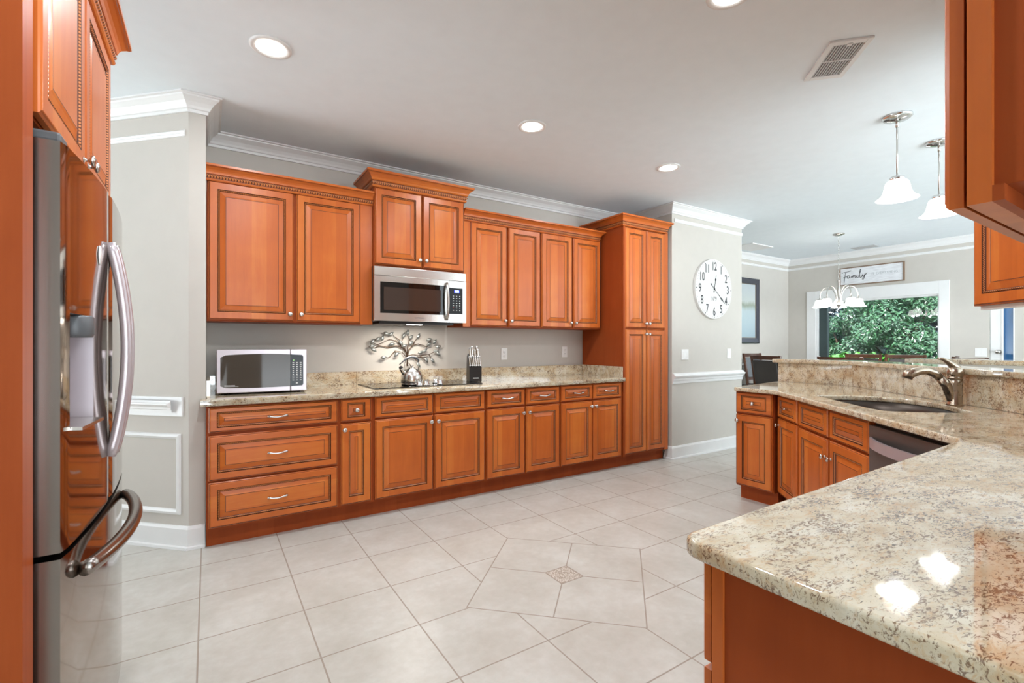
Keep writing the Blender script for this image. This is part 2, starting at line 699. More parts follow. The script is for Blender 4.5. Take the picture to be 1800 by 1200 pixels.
# ================================================================== STRUCTURE
mb = MB()
mb.prism([(-4, -6), (3.0, -6), (3.0, -3.2), (9.1, -3.2), (9.1, 4.9), (-4, 4.9)], -0.1, 0, M['tile'])
struct(mb.build('floor'))
mb = MB()
mb.prism([(-4, -6), (3.0, -6), (3.0, -3.2), (9.1, -3.2), (9.1, 4.9), (-4, 4.9)], H, H + 0.1, M['ceil'])
struct(mb.build('ceiling'))
mb = MB()
mb.box(-0.012, 4.225, 4.02, 4.14, 0, H, M['wall'])
struct(mb.build('wall_back'))
mb = MB()
mb.prism([(-0.1, 3.49), (-0.012, 3.49), (-0.012, 4.14), (-0.55, 4.14), (-1.25, 4.84), (-1.32, 4.71)], 0, H, M['wall'])
struct(mb.build('wall_left'))
mb = MB()
mb.box(-4.0, -1.3, 4.70, 4.82, 0, H, M['wall'])
struct(mb.build('wall_hall'))
mb = MB()
mb.box(-4.1, -4.0, -2.0, 3.25, 0, H, M['wall'])  # unseen wall, added and sized to keep side light off the panels
struct(mb.build('wall_side'))
mb = MB()
mb.box(-4.0, -.35, -1.62, -1.5, 0, H, M['wall'])  # unseen wall added behind the camera to shade the fridge panel
struct(mb.build('wall_rear'))
mb = MB()
mb.box(-1.2, -1.08, 1.3, 2.7, 0, H, M['wall'])
struct(mb.build('wall_fridge'))
mb = MB()
mb.box(4.225, 5.53, 3.37, 4.65, 0, H, M['wall'])
struct(mb.build('wall_center'))
mb = MB()
mb.box(5.53, 9.02, 4.53, 4.65, 0, H, M['wall'])
struct(mb.build('wall_dining'))
WY0, WY1, WZ0, WZ1 = 2.40, 4.07, 0.55, 1.99     # window opening
DY0, DY1, DZ = 0.95, 1.89, 2.03                 # door opening
mb = MB()
for y0, y1, z0, z1 in [(WY1, 4.53, 0, H), (WY0, WY1, 0, WZ0), (WY0, WY1, WZ1, H), (DY1, WY0, 0, H), (DY0, DY1, DZ, H), (-3.2, DY0, 0, H)]:
    mb.box(8.9, 9.02, y0, y1, z0, z1, M['wall'])
struct(mb.build('wall_far'))
mb = MB()
mb.box(0.78, 2.72, -0.25, -0.13, 0, H, M['wall'])
struct(mb.build('wall_right'))
mb = MB()
mb.prism([dg(0.42, 0.785), dg(0.42, 0.905), dg(-0.34, 0.905), dg(-0.34, 0.785)], 0, H, M['wall'])
struct(mb.build('wall_diagonal'))

# ceiling crown
cr = [(0, -.097), (.012, -.097), (.014, -.080), (.022, -.076), (.028, -.062), (.042, -.042), (.062, -.026), (.070, -.020), (.072, -.012), (.086, -.010), (.086, -.0005)]
cr = [(a, b, M['trim']) for a, b in cr]
mb = MB()
mb.sweep([(-1.32, 4.71), (-0.1, 3.49), (-0.012, 3.49), (-0.012, 4.02), (4.225, 4.02), (4.225, 3.37), (5.53, 3.37), (5.53, 4.53), (8.9, 4.53), (8.9, -3.2)], cr, -1, H)
struct(mb.build('trim_1'))
# baseboards
bb = [(0, .14), (.008, .138), (.011, .128), (.014, .122), (.014, .02), (.026, .016), (.028, .0005)]
bb = [(a, b, M['trim']) for a, b in bb]
mb = MB()
mb.sweep([(-1.32, 4.71), (-0.1, 3.49), (-0.016, 3.49)], bb, -1)
struct(mb.build('baseboard_left'))
mb = MB()
mb.sweep([(4.225, 3.46), (4.225, 3.37), (5.53, 3.37), (5.53, 4.53)], bb, -1)
struct(mb.build('baseboard_center'))
mb = MB()
mb.sweep([(5.56, 4.53), (8.9, 4.53), (8.9, 2.05)], bb, -1)
struct(mb.build('baseboard_dining'))
# chair rails
rail = [(0, 0), (.014, .004), (.016, .03), (.024, .036), (.026, .056), (.046, .072), (.052, .082), (.052, .09), (.03, .096), (.024, .112), (0, .116)]
rail = [(a, b, M['trim']) for a, b in rail]
mb = MB()
q = (-0.1 - 0.09 * .707, 3.49 + 0.09 * .707)
flat = [(0, 0, M['trim']), (.010, .002, M['trim']), (.012, .118, M['trim']), (0, .12, M['trim'])]
mb.sweep([(-1.32, 4.71), (-0.128, 3.518)], flat, -1, .806)
mb.sweep([(-1.32, 4.71), (-0.168, 3.558)], [(a + .011, b * .7, m) for a, b, m in rail[1:-1]], -1, .826)
struct(mb.build('trim_2'))
mb = MB()
mb.sweep([(4.225, 3.37), (5.53, 3.37)], rail, -1, .816)
struct(mb.build('trim_3'))
mb = MB()
mb.sweep([(5.53, 4.53), (8.9, 4.53), (8.9, 4.2)], rail, -1, .816)
struct(mb.build('trim_4'))
# slim band below the crown
band = [(0, 0), (.008, .002), (.014, .012), (.010, .02), (.014, .03), (.006, .038), (0, .04)]
band = [(a, b, M['trim']) for a, b in band]
mb = MB()
mb.sweep([(-1.32, 4.71), (-0.118, 3.508)], band, -1, 2.518)
struct(mb.build('trim_5'))
mb = MB()
mb.sweep([(4.26, 3.37), (5.53, 3.37)], band, -1, 2.575)
struct(mb.build('trim_6'))
mb = MB()
mb.sweep([(5.53, 4.53), (8.9, 4.53), (8.9, -3.2)], band, -1, 2.572)
struct(mb.build('trim_7'))
# picture-frame moulding on the 45 degree wall: build in wall-local coordinates
mb = MB()
fp = [(0, 0), (.004, .012), (.018, .016), (.03, .008), (.034, 0)]
x0, x1, z0, z1 = 0.055, 1.2, 0.205, 0.70
rings = []
for ins, hgt in fp:
    rings.append([(x0 + ins, -hgt, z0 + ins), (x1 - ins, -hgt, z0 + ins), (x1 - ins, -hgt, z1 - ins), (x0 + ins, -hgt, z1 - ins)])
vs = [v for r in rings for v in r]
fs = [(i * 4 + k, i * 4 + (k + 1) % 4, i * 4 + 4 + (k + 1) % 4, i * 4 + 4 + k) for i in range(len(fp) - 1) for k in range(4)]
mb.add([(-v[0], v[1], v[2]) for v in vs], fs, M['trim'])
struct(mb.build('trim_8', loc=(-0.1, 3.49, 0), rot=(0, 0, R(-45))))


# ================================================================== CABINET PARTS
def front_mesh(mb, w, h, frx, frz, wood, bw=0.034):
    """raised-panel front, x 0..w, z 0..h, back at y=0.02, face at y=0"""
    m = min(w, h) / 2
    frx = min(frx, m * 0.55)
    frz = min(frz, m * 0.5)
    bw = min(bw, (m - frz) * 0.55, (w / 2 - frx) * 0.55)
    G, Wd, Rp = M['glaze'], wood, M['rope']
    prof = [(0, 0, .02, Wd), (0, 0, .007, Wd), (.004, .004, .003, G), (.0068, .0068, .0045, Wd), (.009, .009, .001, Wd), (.011, .011, 0, Wd),
            (frx, frz, 0, G), (frx + .003, frz + .003, .006, Rp), (frx + .007, frz + .007, .0005, Rp), (frx + .011, frz + .011, .005, G),
            (frx + .0140, frz + .0140, .009, Wd), (frx + .0125 + bw * .75, frz + .0125 + bw * .75, .004, Wd), (frx + .0125 + bw, frz + .0125 + bw, .0015, G), (frx + .0155 + bw, frz + .0155 + bw, .0015, Wd)]
    rings = []
    for a, b, y, mm in prof:
        rings.append([(a, y, b), (w - a, y, b), (w - a, y, h - b), (a, y, h - b)])
    for i in range(len(prof) - 1):
        mb.add(rings[i] + rings[i + 1], [(k, (k + 1) % 4, 4 + (k + 1) % 4, 4 + k) for k in range(4)], prof[i][3])
    mb.add(rings[-1], [(0, 1, 2, 3)], Wd)
    mb.add(rings[0], [(3, 2, 1, 0)], Wd)


KNOB = [(0, 0), (.009, 0), (.009, .002), (.0055, .004), (.005, .013), (.008, .016), (.0155, .019), (.0165, .023), (.014, .027), (.007, .0295), (0, .030)]
_knob = MB()
_knob.lathe(KNOB, M['nickel'], 18, Matrix.Rotation(R(90), 4, 'X'))
_ko = _knob.build('knob')
KNOB_ME = _ko.data
bpy.data.objects.remove(_ko)
_pull = MB()
L = 0.058
_pull.tube([(-L, -.022, .004), (-L * .75, -.026, .002), (-L * .4, -.029, -.002), (0, -.030, -.004), (L * .4, -.029, -.002), (L * .75, -.026, .002), (L, -.022, .004)],
           [.0075, .0065, .0045, .0055, .0045, .0065, .0075], M['nickel'], 10)
for sx in (-1, 1):
    _pull.tube([(sx * L * .82, 0, .002), (sx * L * .82, -.024, .002)], .0045, M['nickel'], 8)
_po = _pull.build('pull_handle')
PULL_ME = _po.data
bpy.data.objects.remove(_po)


def hardware(kind, x, z, parent):
    if kind == 'knob':
        o = bpy.data.objects.new('knob', KNOB_ME)
    else:
        o = bpy.data.objects.new('pull_handle', PULL_ME)
        if kind == 'minipull':
            o.scale = (0.7, 1, 1)
    COL.objects.link(o)
    o.parent = parent
    o.location = (x, 0, z)
    return o


def front(parent, kind, x0, x1, z0, z1, hw=None):
    w, h = x1 - x0, z1 - z0
    mb = MB()
    if kind == 'drawer':
        front_mesh(mb, w, h, .044, .028 if h < .2 else .045, M['woodh'], .03)
    else:
        front_mesh(mb, w, h, .052, .052, M['wood'])
    o = mb.build({'drawer': 'drawer', 'false': 'false_drawer_front', 'door': 'door'}[kind] if kind != 'false' else 'false_drawer_front', parent, (x0, 0, z0))
    if hw:
        hardware(hw[0], hw[1] - x0, hw[2] - z0, o)
    return o


def false_front(parent, x0, x1, z0, z1):
    mb = MB()
    front_mesh(mb, x1 - x0, z1 - z0, .044, .028, M['woodh'], .03)
    return mb.build('false_drawer_front', parent, (x0, 0, z0))


def base_body(parent, w, depth=.60, zt=.873, toe=True, open_top=False):
    mb = MB()
    if open_top:
        mb.box(0, w, .0238, .055, .112, zt, M['panel'])
        mb.box(0, w, .055, depth, .112, .55, M['panel'])
    else:
        mb.box(0, w, .0238, depth, .112, zt, M['panel'])
    if toe:
        mb.box(0, w, .082, depth, 0, .112, M['panel'])
    return mb.build('body', parent)


def upper_body(parent, w, depth, z0, z1):
    mb = MB()
    mb.box(0, w, .0238, depth, z0, z1, M['panel'])
    return mb.build('body', parent)


def crown_prof(hh=.108, out=.062):
    k = hh / .108
    e = out / .062
    W_, G, Rp = M['woodh'], M['glaze'], M['crownrope']
    return [(-.004, 0, W_), (.010, 0, W_), (.015, .006 * k, W_), (.017, .012 * k, W_), (.010, .017 * k, G), (.010, .020 * k, Rp), (.019, .027 * k, Rp), (.021, .033 * k, Rp), (.014, .041 * k, G), (.014, .044 * k, W_), (.022, .047 * k, W_), (.024 * e, .053 * k, W_),
            (.027 * e, .062 * k, W_), (.034 * e, .073 * k, W_), (.048 * e, .085 * k, W_), (.056 * e, .089 * k, G), (.057 * e, .091 * k, W_), (.062 * e, .094 * k, W_), (.062 * e, .108 * k, W_), (-.004, .108 * k, W_)]


def crown(parent, path, z, hh=.108, out=.062):
    mb = MB()
    mb.sweep(path, crown_prof(hh, out), -1, z)
    xs = [p[0] for p in path]
    return mb.build('crown_moulding', parent)


# ------------------------------------------------------------------ main run, base units (door fronts at Y = 3.39)
YB = 3.39
u = thing('base_cabinet', 'cherry base cabinet with three stacked wide drawers below the countertop microwave', 'cabinet', (-0.01, YB, 0))
base_body(u, .775)
for z0, z1 in ((.710, .862), (.418, .690), (.130, .405)):
    front(u, 'drawer', .012, .762, z0, z1, ('pull', .387, (z0 + z1) / 2))
u = thing('base_cabinet', 'narrowest cherry base cabinet, one small knobbed drawer over one slim door, beside the wide drawers', 'cabinet', (0.765, YB, 0))
base_body(u, .232)
front(u, 'drawer', .008, .218, .708, .866, ('knob', .113, .787))
front(u, 'door', .008, .218, .130, .694, ('knob', .030, .655))
u = thing('base_cabinet', 'cherry base cabinet under the black cooktop with two handleless drawer fronts', 'cabinet', (0.997, YB, 0))
base_body(u, .932)
false_front(u, .014, .463, .715, .868)
false_front(u, .475, .920, .715, .868)
front(u, 'door', .014, .463, .130, .702, ('knob', .440, .655))
front(u, 'door', .475, .920, .130, .702, ('knob', .498, .655))
u = thing('base_cabinet', 'cherry two-door base cabinet with pull drawers, directly right of the cooktop cabinet', 'cabinet', (1.929, YB, 0))
base_body(u, .781)
front(u, 'drawer', .006, .386, .720, .866, ('pull', .196, .793))
front(u, 'drawer', .400, .770, .720, .866, ('pull', .585, .793))
front(u, 'door', .006, .386, .130, .706, ('knob', .362, .655))
front(u, 'door', .400, .770, .130, .706, ('knob', .424, .655))
u = thing('base_cabinet', 'cherry two-door base cabinet with pull drawers, next to the tall pantry', 'cabinet', (2.710, YB, 0))
base_body(u, .805)
front(u, 'drawer', .008, .386, .720, .866, ('pull', .197, .793))
front(u, 'drawer', .396, .776, .720, .866, ('pull', .586, .793))
front(u, 'door', .008, .386, .130, .706, ('knob', .362, .655))
front(u, 'door', .396, .776, .130, .706, ('knob', .420, .655))

# pantry
u = thing('pantry_cabinet', 'tall cherry pantry cabinet with four narrow doors, beside the clock wall', 'cabinet', (3.515, YB, 0))
mb = MB()
mb.box(0, .682, .0238, .625, .112, 2.45, M['panel'])
mb.box(0, .682, .082, .625, 0, .112, M['panel'])
mb.box(0.0, .026, .006, .021, .112, 2.45, M['panel'])
mb.box(.628, .682, .012, .021, .112, 2.45, M['wood'])
mb.build('body', u)
for x0, x1, kx in ((.028, .334, .312), (.342, .624, .364)):
    front(u, 'door', x0, x1, .135, 1.402, ('knob', kx, 1.352))
    front(u, 'door', x0, x1, 1.415, 2.432, ('knob', kx, 1.462))
crown(u, [(0, .615), (0, .012), (.645, .012), (.645, .016)], 2.44, .112, .062)

# ------------------------------------------------------------------ main run, upper units (fronts at Y = 3.69)
YU = 3.69
u = thing('wall_cabinet', 'cherry wall cabinet with two broad doors above the countertop microwave', 'cabinet', (-0.008, YU, 0))
upper_body(u, 1.086, .325, 1.402, 2.345)
front(u, 'door', .008, .524, 1.412, 2.330, ('knob', .497, 1.462))
front(u, 'door', .541, .994, 1.412, 2.330, ('knob', .572, 1.462))
mb = MB()
mb.box(.994, 1.086, .004, .0205, 1.402, 2.345, M['wood'])
mb.build('filler_strip', u)
crown(u, [(-.003, .006), (1.086, .006)], 2.325, .1, .06)
u = thing('wall_cabinet', 'raised cherry wall cabinet with flared crown, over the stainless range microwave', 'cabinet', (1.080, 3.65, 0))
upper_body(u, .783, .365, 1.858, 2.49)
front(u, 'door', .006, .392, 1.872, 2.468, ('knob', .368, 1.930))
front(u, 'door', .400, .776, 1.872, 2.468, ('knob', .424, 1.930))
crown(u, [(0, .36), (0, .010), (.783, .010), (.783, .36)], 2.470, .118, .066)
u = thing('wall_cabinet', 'cherry wall cabinet with four tall doors between range microwave and pantry', 'cabinet', (1.866, YU, 0))
upper_body(u, 1.633, .325, 1.402, 2.345)
for x0, x1, kx in ((.078, .452, .428), (.472, .834, .496), (.852, 1.232, 1.208), (1.250, 1.618, 1.274)):
    front(u, 'door', x0, x1, 1.412, 2.330, ('knob', kx, 1.462))
mb = MB()
mb.box(0, .07, .004, .0205, 1.402, 2.345, M['wood'])
mb.build('filler_strip', u)
crown(u, [(0, .006), (1.588, .006), (1.588, .322)], 2.325, .1, .06)

# ------------------------------------------------------------------ sink run
u = thing('base_cabinet', 'end cherry base cabinet of the sink run, nearest the clock wall', 'cabinet', (3.585, 2.240, 0), R(-90))
base_body(u, .300, .85)
front(u, 'drawer', .004, .296, .700, .868, ('knob', .150, .784))
front(u, 'door', .004, .296, .125, .688, ('knob', .026, .640))
a = dg(1.915, .045)
u = thing('base_cabinet', 'slim cherry base cabinet in the sink run corner with a tiny pull drawer', 'cabinet', (a[0], a[1], 0), ANG_D)
base_body(u, .372, .56)
front(u, 'drawer', .012, .358, .700, .862, ('minipull', .185, .781))
front(u, 'door', .012, .358, .130, .688, ('knob', .038, .640))
a = dg(1.543, .045)
u = thing('base_cabinet', 'cherry sink base cabinet with two blank drawer fronts below the sink', 'cabinet', (a[0], a[1], 0), ANG_D)
base_body(u, .856, .60, .866, True, True)
false_front(u, .014, .420, .695, .858)
false_front(u, .446, .850, .695, .858)
front(u, 'door', .014, .420, .130, .680, ('knob', .394, .575))
front(u, 'door', .446, .850, .130, .680, ('knob', .472, .575))

# dishwasher
a = dg(.684, .045)
u = thing('dishwasher', 'stainless dishwasher with bowed towel-bar handle under the sink run counter', 'dishwasher', (a[0], a[1], 0), ANG_D)
mb = MB()
mb.box(.004, .598, .03, .56, .10, .866, M['black'])
mb.box(.02, .58, .09, .5, 0, .10, M['black'])
mb.build('tub', u)
mb = MB()
mb.box(.003, .599, 0, .0298, .115, .845, M['dw'], .003)
mb.build('door_panel', u)
mb = MB()
pts, rad = [], []
vs, fs = [], []
for k in range(21):
    t = k / 20
    x = .02 + .56 * t
    b = -.058 * (math.sin(math.pi * t) ** .6) - .002
    for (dy, dz) in ((0, -.024), (0, .024), (.012, .024), (.012, -.024)):
        vs.append((x, b + dy * (1 if 0 < k < 20 else .3), .765 + dz))
for k in range(20):
    for j in range(4):
        fs.append((k * 4 + j, k * 4 + (j + 1) % 4, k * 4 + 4 + (j + 1) % 4, k * 4 + 4 + j))
fs += [(0, 1, 2, 3), (80, 83, 82, 81)]
mb.add(vs, fs, M['silverpaint'])
mb.build('handle', u)

# ------------------------------------------------------------------ peninsula base (fronts face +Y at Y = .53)
u = thing('base_cabinet', 'peninsula end base cabinet with plain cherry side panel in the right foreground', 'cabinet', (1.50, .53, 0), R(180))
mb = MB()
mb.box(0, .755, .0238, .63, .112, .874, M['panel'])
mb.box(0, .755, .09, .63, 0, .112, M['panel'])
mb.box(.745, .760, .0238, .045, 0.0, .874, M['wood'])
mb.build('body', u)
front(u, 'drawer', .006, .374, .690, .866, ('pull', .19, .778))
front(u, 'drawer', .384, .756, .690, .866, ('pull', .57, .778))
front(u, 'door', .006, .374, .125, .676, ('knob', .35, .63))
front(u, 'door', .384, .756, .125, .676, ('knob', .41, .63))
u = thing('base_cabinet', 'peninsula inner base cabinet hidden behind the granite overhang', 'cabinet', (2.24, .53, 0), R(180))
base_body(u, .738, .62)
front(u, 'drawer', .006, .366, .690, .866, ('pull', .186, .778))
front(u, 'drawer', .376, .734, .690, .866, ('pull', .555, .778))
front(u, 'door', .006, .366, .125, .676, ('knob', .342, .63))
front(u, 'door', .376, .734, .125, .676, ('knob', .40, .63))

# ------------------------------------------------------------------ near wall cabinets on the right (fronts face +Y at Y = .20)
u = thing('wall_cabinet', 'close cherry wall cabinet seen from its side at the upper right corner', 'cabinet', (1.56, .20, 0), R(180))
mb = MB()
ZB = 1.41
mb.box(0, .82, .0238, .045, ZB, 2.42, M['wood'])
mb.box(0, .812, .045, .325, ZB + .018, 2.42, M['panel'])
mb.box(0, .82, .045, .055, ZB, ZB + .018, M['panel'])
mb.box(0, .812, .31, .325, ZB, ZB + .018, M['panel'])
mb.build('body', u)
front(u, 'door', .006, .404, ZB, 2.40, ('knob', .38, ZB + .05))
front(u, 'door', .414, .814, ZB, 2.40, ('knob', .438, ZB + .05))
crown(u, [(0, .006), (.82, .006), (.82, .32)], 2.40, .1, .06)
# diagonal corner unit
a = dg(.575, .42)
u = thing('wall_cabinet', 'diagonal cherry wall cabinet beyond the close one, knob at lower right, over the bar', 'cabinet', (a[0], a[1], 0), ANG_D)
upper_body(u, .80, .345, 1.425, 2.36)
front(u, 'door', .006, .396, 1.425, 2.345, ('knob', .372, 1.492))
front(u, 'door', .404, .794, 1.425, 2.345, ('knob', .428, 1.492))
crown(u, [(0, .32), (0, .006), (.80, .006)], 2.345, .1, .06)
mb = MB()
mb.box(.01, .79, .03, .062, 1.407, 1.4245, M['white'])
mb.build('under_cabinet_light', u)

# ================================================================== FRIDGE BAY (faces +X)
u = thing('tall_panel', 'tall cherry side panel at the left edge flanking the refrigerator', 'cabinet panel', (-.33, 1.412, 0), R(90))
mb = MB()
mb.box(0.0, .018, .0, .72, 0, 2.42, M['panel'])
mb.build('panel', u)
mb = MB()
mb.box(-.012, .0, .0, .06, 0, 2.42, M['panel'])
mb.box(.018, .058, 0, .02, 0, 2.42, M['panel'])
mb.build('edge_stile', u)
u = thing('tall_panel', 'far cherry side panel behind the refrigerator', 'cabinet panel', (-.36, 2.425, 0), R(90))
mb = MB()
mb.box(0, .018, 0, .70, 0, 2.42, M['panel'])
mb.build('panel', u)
u = thing('wall_cabinet', 'cherry over-fridge cabinet with two doors above the stainless refrigerator', 'cabinet', (-.32, 1.478, 0), R(90))
upper_body(u, .935, .70, 1.772, 2.375)
front(u, 'door', .012, .470, 1.778, 2.350, ('knob', .440, 1.812))
front(u, 'door', .482, .930, 1.778, 2.350, ('knob', .506, 1.812))
crown(u, [(-.006, .006), (.935, .006), (.935, .33)], 2.350, .112, .062)

# refrigerator, local x along +Y, y into the bay (-X); door skin y=0 at X=-.275
FR = thing('refrigerator', 'stainless french-door refrigerator with freezer drawer in the cherry bay at left', 'refrigerator', (-.285, 1.490, 0), R(90))
FW = .91
mb = MB()
mb.box(.02, FW - .02, .075, .70, .03, 1.735, M['grey'])
for x in (.08, FW - .08):
    mb.box(x - .03, x + .03, .12, .2, 0, .03, M['black'])
    mb.box(x - .03, x + .03, .55, .63, 0, .03, M['black'])
mb.build('case', FR)


def bow(x):
    t = (x - FW / 2) / (FW / 2)
    return -.024 * (1 - t * t)


def curved_door(name, x0, x1, z0, z1, hole=None):
    mb = MB()
    n = 18
    xs = [x0 + (x1 - x0) * k / n for k in range(n + 1)]
    zs = [z0, z1]
    if hole:
        hx0, hx1, hz0, hz1 = hole
        xs = sorted(set(xs + [hx0, hx1]))
        zs = [z0, hz0, hz1, z1]
    vs, fs = [], []
    r = .006
    for x in xs:
        e = 0
        if x == xs[0] or x == xs[-1]:
            e = .004
        for z in zs:
            vs.append((x, bow(x) + e, z))
    nz = len(zs)
    for i in range(len(xs) - 1):
        for j in range(nz - 1):
            xm = (xs[i] + xs[i + 1]) / 2
            zm = (zs[j] + zs[j + 1]) / 2
            if hole and hx0 < xm < hx1 and hz0 < zm < hz1:
                continue
            fs.append((i * nz + j, i * nz + nz + j, i * nz + nz + j + 1, i * nz + j + 1))
    mb.add(vs, fs, M['fridge'], True)
    # edges and back
    yb = .060
    for za in (z0, z1):
        top = [(x, bow(x) + (.004 if x in (xs[0], xs[-1]) else 0), za) for x in xs]
        mb.add(top + [(xs[-1], yb, za), (xs[0], yb, za)], [list(range(len(top) + 2))], M['fridge_side'])
    for xa in (xs[0], xs[-1]):
        mb.add([(xa, bow(xa) + .004, z0), (xa, yb, z0), (xa, yb, z1), (xa, bow(xa) + .004, z1)], [(0, 1, 2, 3)], M['fridge_side'])
    mb.add([(xs[0], yb, z0), (xs[-1], yb, z0), (xs[-1], yb, z1), (xs[0], yb, z1)], [(0, 1, 2, 3)], M['gasket'])
    mb.box(x0 + .012, x1 - .012, yb, yb + .012, z0 + .01, z1 - .01, M['gasket'])
    return mb.build(name, FR, merge=False)


d1 = curved_door('door', 0, FW / 2 - .003, .765, 1.720, (.045, .235, 1.045, 1.325))
d2 = curved_door('door', FW / 2 + .003, FW, .765, 1.720)
d3 = curved_door('freezer_drawer', 0, FW, .06, .750)
# dispenser recess
mb = MB()
hx0, hx1, hz0, hz1 = .045, .235, 1.045, 1.325
D_ = .059
mb.add([(hx0, bow(hx0), hz0), (hx1, bow(hx1), hz0), (hx1, D_, hz0), (hx0, D_, hz0), (hx0, bow(hx0), hz1), (hx1, bow(hx1), hz1), (hx1, D_, hz1), (hx0, D_, hz1)],
       [(0, 1, 2, 3), (4, 7, 6, 5), (1, 5, 6, 2), (0, 3, 7, 4), (3, 2, 6, 7)], M['silverpaint'])
mb.build('dispenser_recess', d1, recalc=False)
mb = MB()
mb.lathe([(0, 0), (.038, 0), (.042, .008), (.042, .05), (.038, .056), (0, .056)], M['grey'], 20, Matrix.Translation((.15, .008, hz1 - .058)))
mb.box(.115, .185, .0, .05, hz1 - .04, hz1 - .002, M['grey'], .004)
mb.build('dispenser_nozzle', d1)
mb = MB()
mb.add([(hx0 + .005, bow(hx0) - .022, hz0 + .002), (hx1 - .002, bow(hx1) - .022, hz0 + .002), (hx1 - .002, D_ - .002, hz0 + .010), (hx0 + .005, D_ - .002, hz0 + .010),
        (hx0 + .005, bow(hx0) - .022, hz0 - .006), (hx1 - .002, bow(hx1) - .022, hz0 - .006), (hx1 - .002, D_ - .002, hz0 + .001), (hx0 + .005, D_ - .002, hz0 + .001)],
       [(0, 1, 2, 3), (4, 7, 6, 5), (0, 4, 5, 1), (1, 5, 6, 2), (2, 6, 7, 3), (3, 7, 4, 0)], M['steel'])
mb.build('drip_tray', d1)


# bowed door handles
def fridge_handle(xc, parent):
    mb = MB()
    pts, rad = [], []
    for k in range(25):
        t = k / 24
        z = .903 + .66 * t
        y = bow(xc) - .004 - .040 * math.sin(math.pi * t) ** .8
        pts.append((xc, y, z))
    mb.tube(pts, [.0155] * 25, M['silverpaint'], 12, .95)
    return mb.build('handle', parent)


fridge_handle(FW / 2 - .030, d1)
fridge_handle(FW / 2 + .030, d2)
mb = MB()
pts = []
for k in range(29):
    t = k / 28
    x = .10 + .71 * t
    pts.append((x, bow(x) - .012 - .046 * math.sin(math.pi * t) ** .7,   .682))
mb.tube(pts, .019, M['fridge_side'], 12)
mb.build('handle', d3)
mb = MB()
mb.box(.01, .075, .005, .06, 1.7205, 1.745, M['grey'], .006)
mb.box(.04, .17, .02, .10, 1.7205, 1.752, M['grey'], .012)
mb.build('hinge_cover', FR)
mb = MB()
mb.lathe([(0, .003), (.020, .003), (.022, 0)], M['mark'], 20, Matrix.Translation((.30, bow(.30) - .0005, 1.505)) @ Matrix.Rotation(R(90), 4, 'X') @ Matrix.Diagonal((.8, 1.3, 1, 1)))
mb.build('badge', d1)

# ================================================================== COUNTERTOPS
o = slab('countertop', [(-.04, 3.365), (3.512, 3.365), (3.512, 4.018), (-.009, 4.018), (-.009, 3.487), (-.04, 3.487)], [], CT, .04, M['granite'])
tag(o, 'long granite countertop on the base cabinets below the wall cabinets', 'countertop')
SPL = thing('backsplash', 'low granite backsplash strip along the wall behind the cooktop', 'backsplash', (0, 0, 0))
mb = MB()
mb.box(-.009, 1.034, 3.998, 4.018, CT + .0005, 1.022, M['granite'])
mb.build('splash_panel', SPL)
mb = MB()
mb.box(1.036, 3.512, 3.998, 4.018, CT + .0005, 1.022, M['granite'])
mb.build('splash_panel', SPL)
mb = MB()
mb.box(3.494, 3.512, 3.40, 3.997, CT + .0005, 1.022, M['granite'])
mb.build('side_splash', SPL)
mb = MB()
mb.box(-.009, .010, 3.50, 3.997, CT + .0005, 1.022, M['granite'])
mb.build('side_splash', SPL)

# sink counter with cut-out
hole = []
hpts = [(1.515, .160), (1.525, .25), (1.52, .40), (1.48, .52), (1.40, .60), (1.27, .645), (1.14, .655), (1.02, .635), (.90, .595), (.80, .585), (.755, .545), (.745, .40), (.748, .20), (.79, .145), (1.10, .145), (1.46, .148)]
for t, n in hpts:
    hole.append(dg(t, n))
# smooth the hole outline (Chaikin)
for _ in range(2):
    q = []
    for i in range(len(hole)):
        a, b = hole[i], hole[(i + 1) % len(hole)]
        q.append((a[0] * .75 + b[0] * .25, a[1] * .75 + b[1] * .25))
        q.append((a[0] * .25 + b[0] * .75, a[1] * .25 + b[1] * .75))
    hole = q
outer = [(.712, -.128), (.712, .556), (2.30, .560), (3.54, 1.90), (3.545, 2.23), (4.438, 2.36)]
tc = (4.438 - P0.x - NN.x * .758) / U.x
outer += [dg(tc, .758)]
tb = (-.128 - P0.y - NN.y * .758) / U.y
outer += [dg(tb, .758)]
outer = round_poly(outer, [0, .045, .03, .05, .02, .01, 0, 0])
o = slab('countertop', outer, [hole], CS, .031, M['granite'])
tag(o, 'angled granite countertop joining the foreground peninsula and the sink', 'countertop')
# splash + bar ledge
o = MB()
po = [(4.44, 2.35), (4.458, 2.35), dg((4.458 - P0.x - NN.x * .778) / U.x, .778), dg(.43, .778), dg(.43, .76), dg((4.44 - P0.x - NN.x * .76) / U.x, .76)]
o.prism(po, CS + .0005, 1.077, M['granite'])
o = o.build('backsplash')
tag(o, 'tall granite backsplash rising behind the sink and faucet', 'backsplash')
po = [(4.41, 2.395), (4.66, 2.395), dg((4.66 - P0.x - NN.x * .97) / U.x, .97), dg(.43, .97), dg(.43, .735), dg((4.41 - P0.x - NN.x * .735) / U.x, .735)]
po = round_poly(po, [.02, .03, .02, 0, 0, .02])
o = slab('bar_top', po, [], 1.112, .034, M['granite'])
tag(o, 'raised granite bar top running above the sink backsplash', 'countertop')
mb = MB()
mb.prism([(4.460, 2.345), (4.60, 2.345), dg((4.60 - P0.x - NN.x * .90) / U.x, .90), dg(.43, .90), dg(.43, .780), dg((4.460 - P0.x - NN.x * .780) / U.x, .780)], 0, 1.0775, M['wall'])
struct(mb.build('wall_bar'))
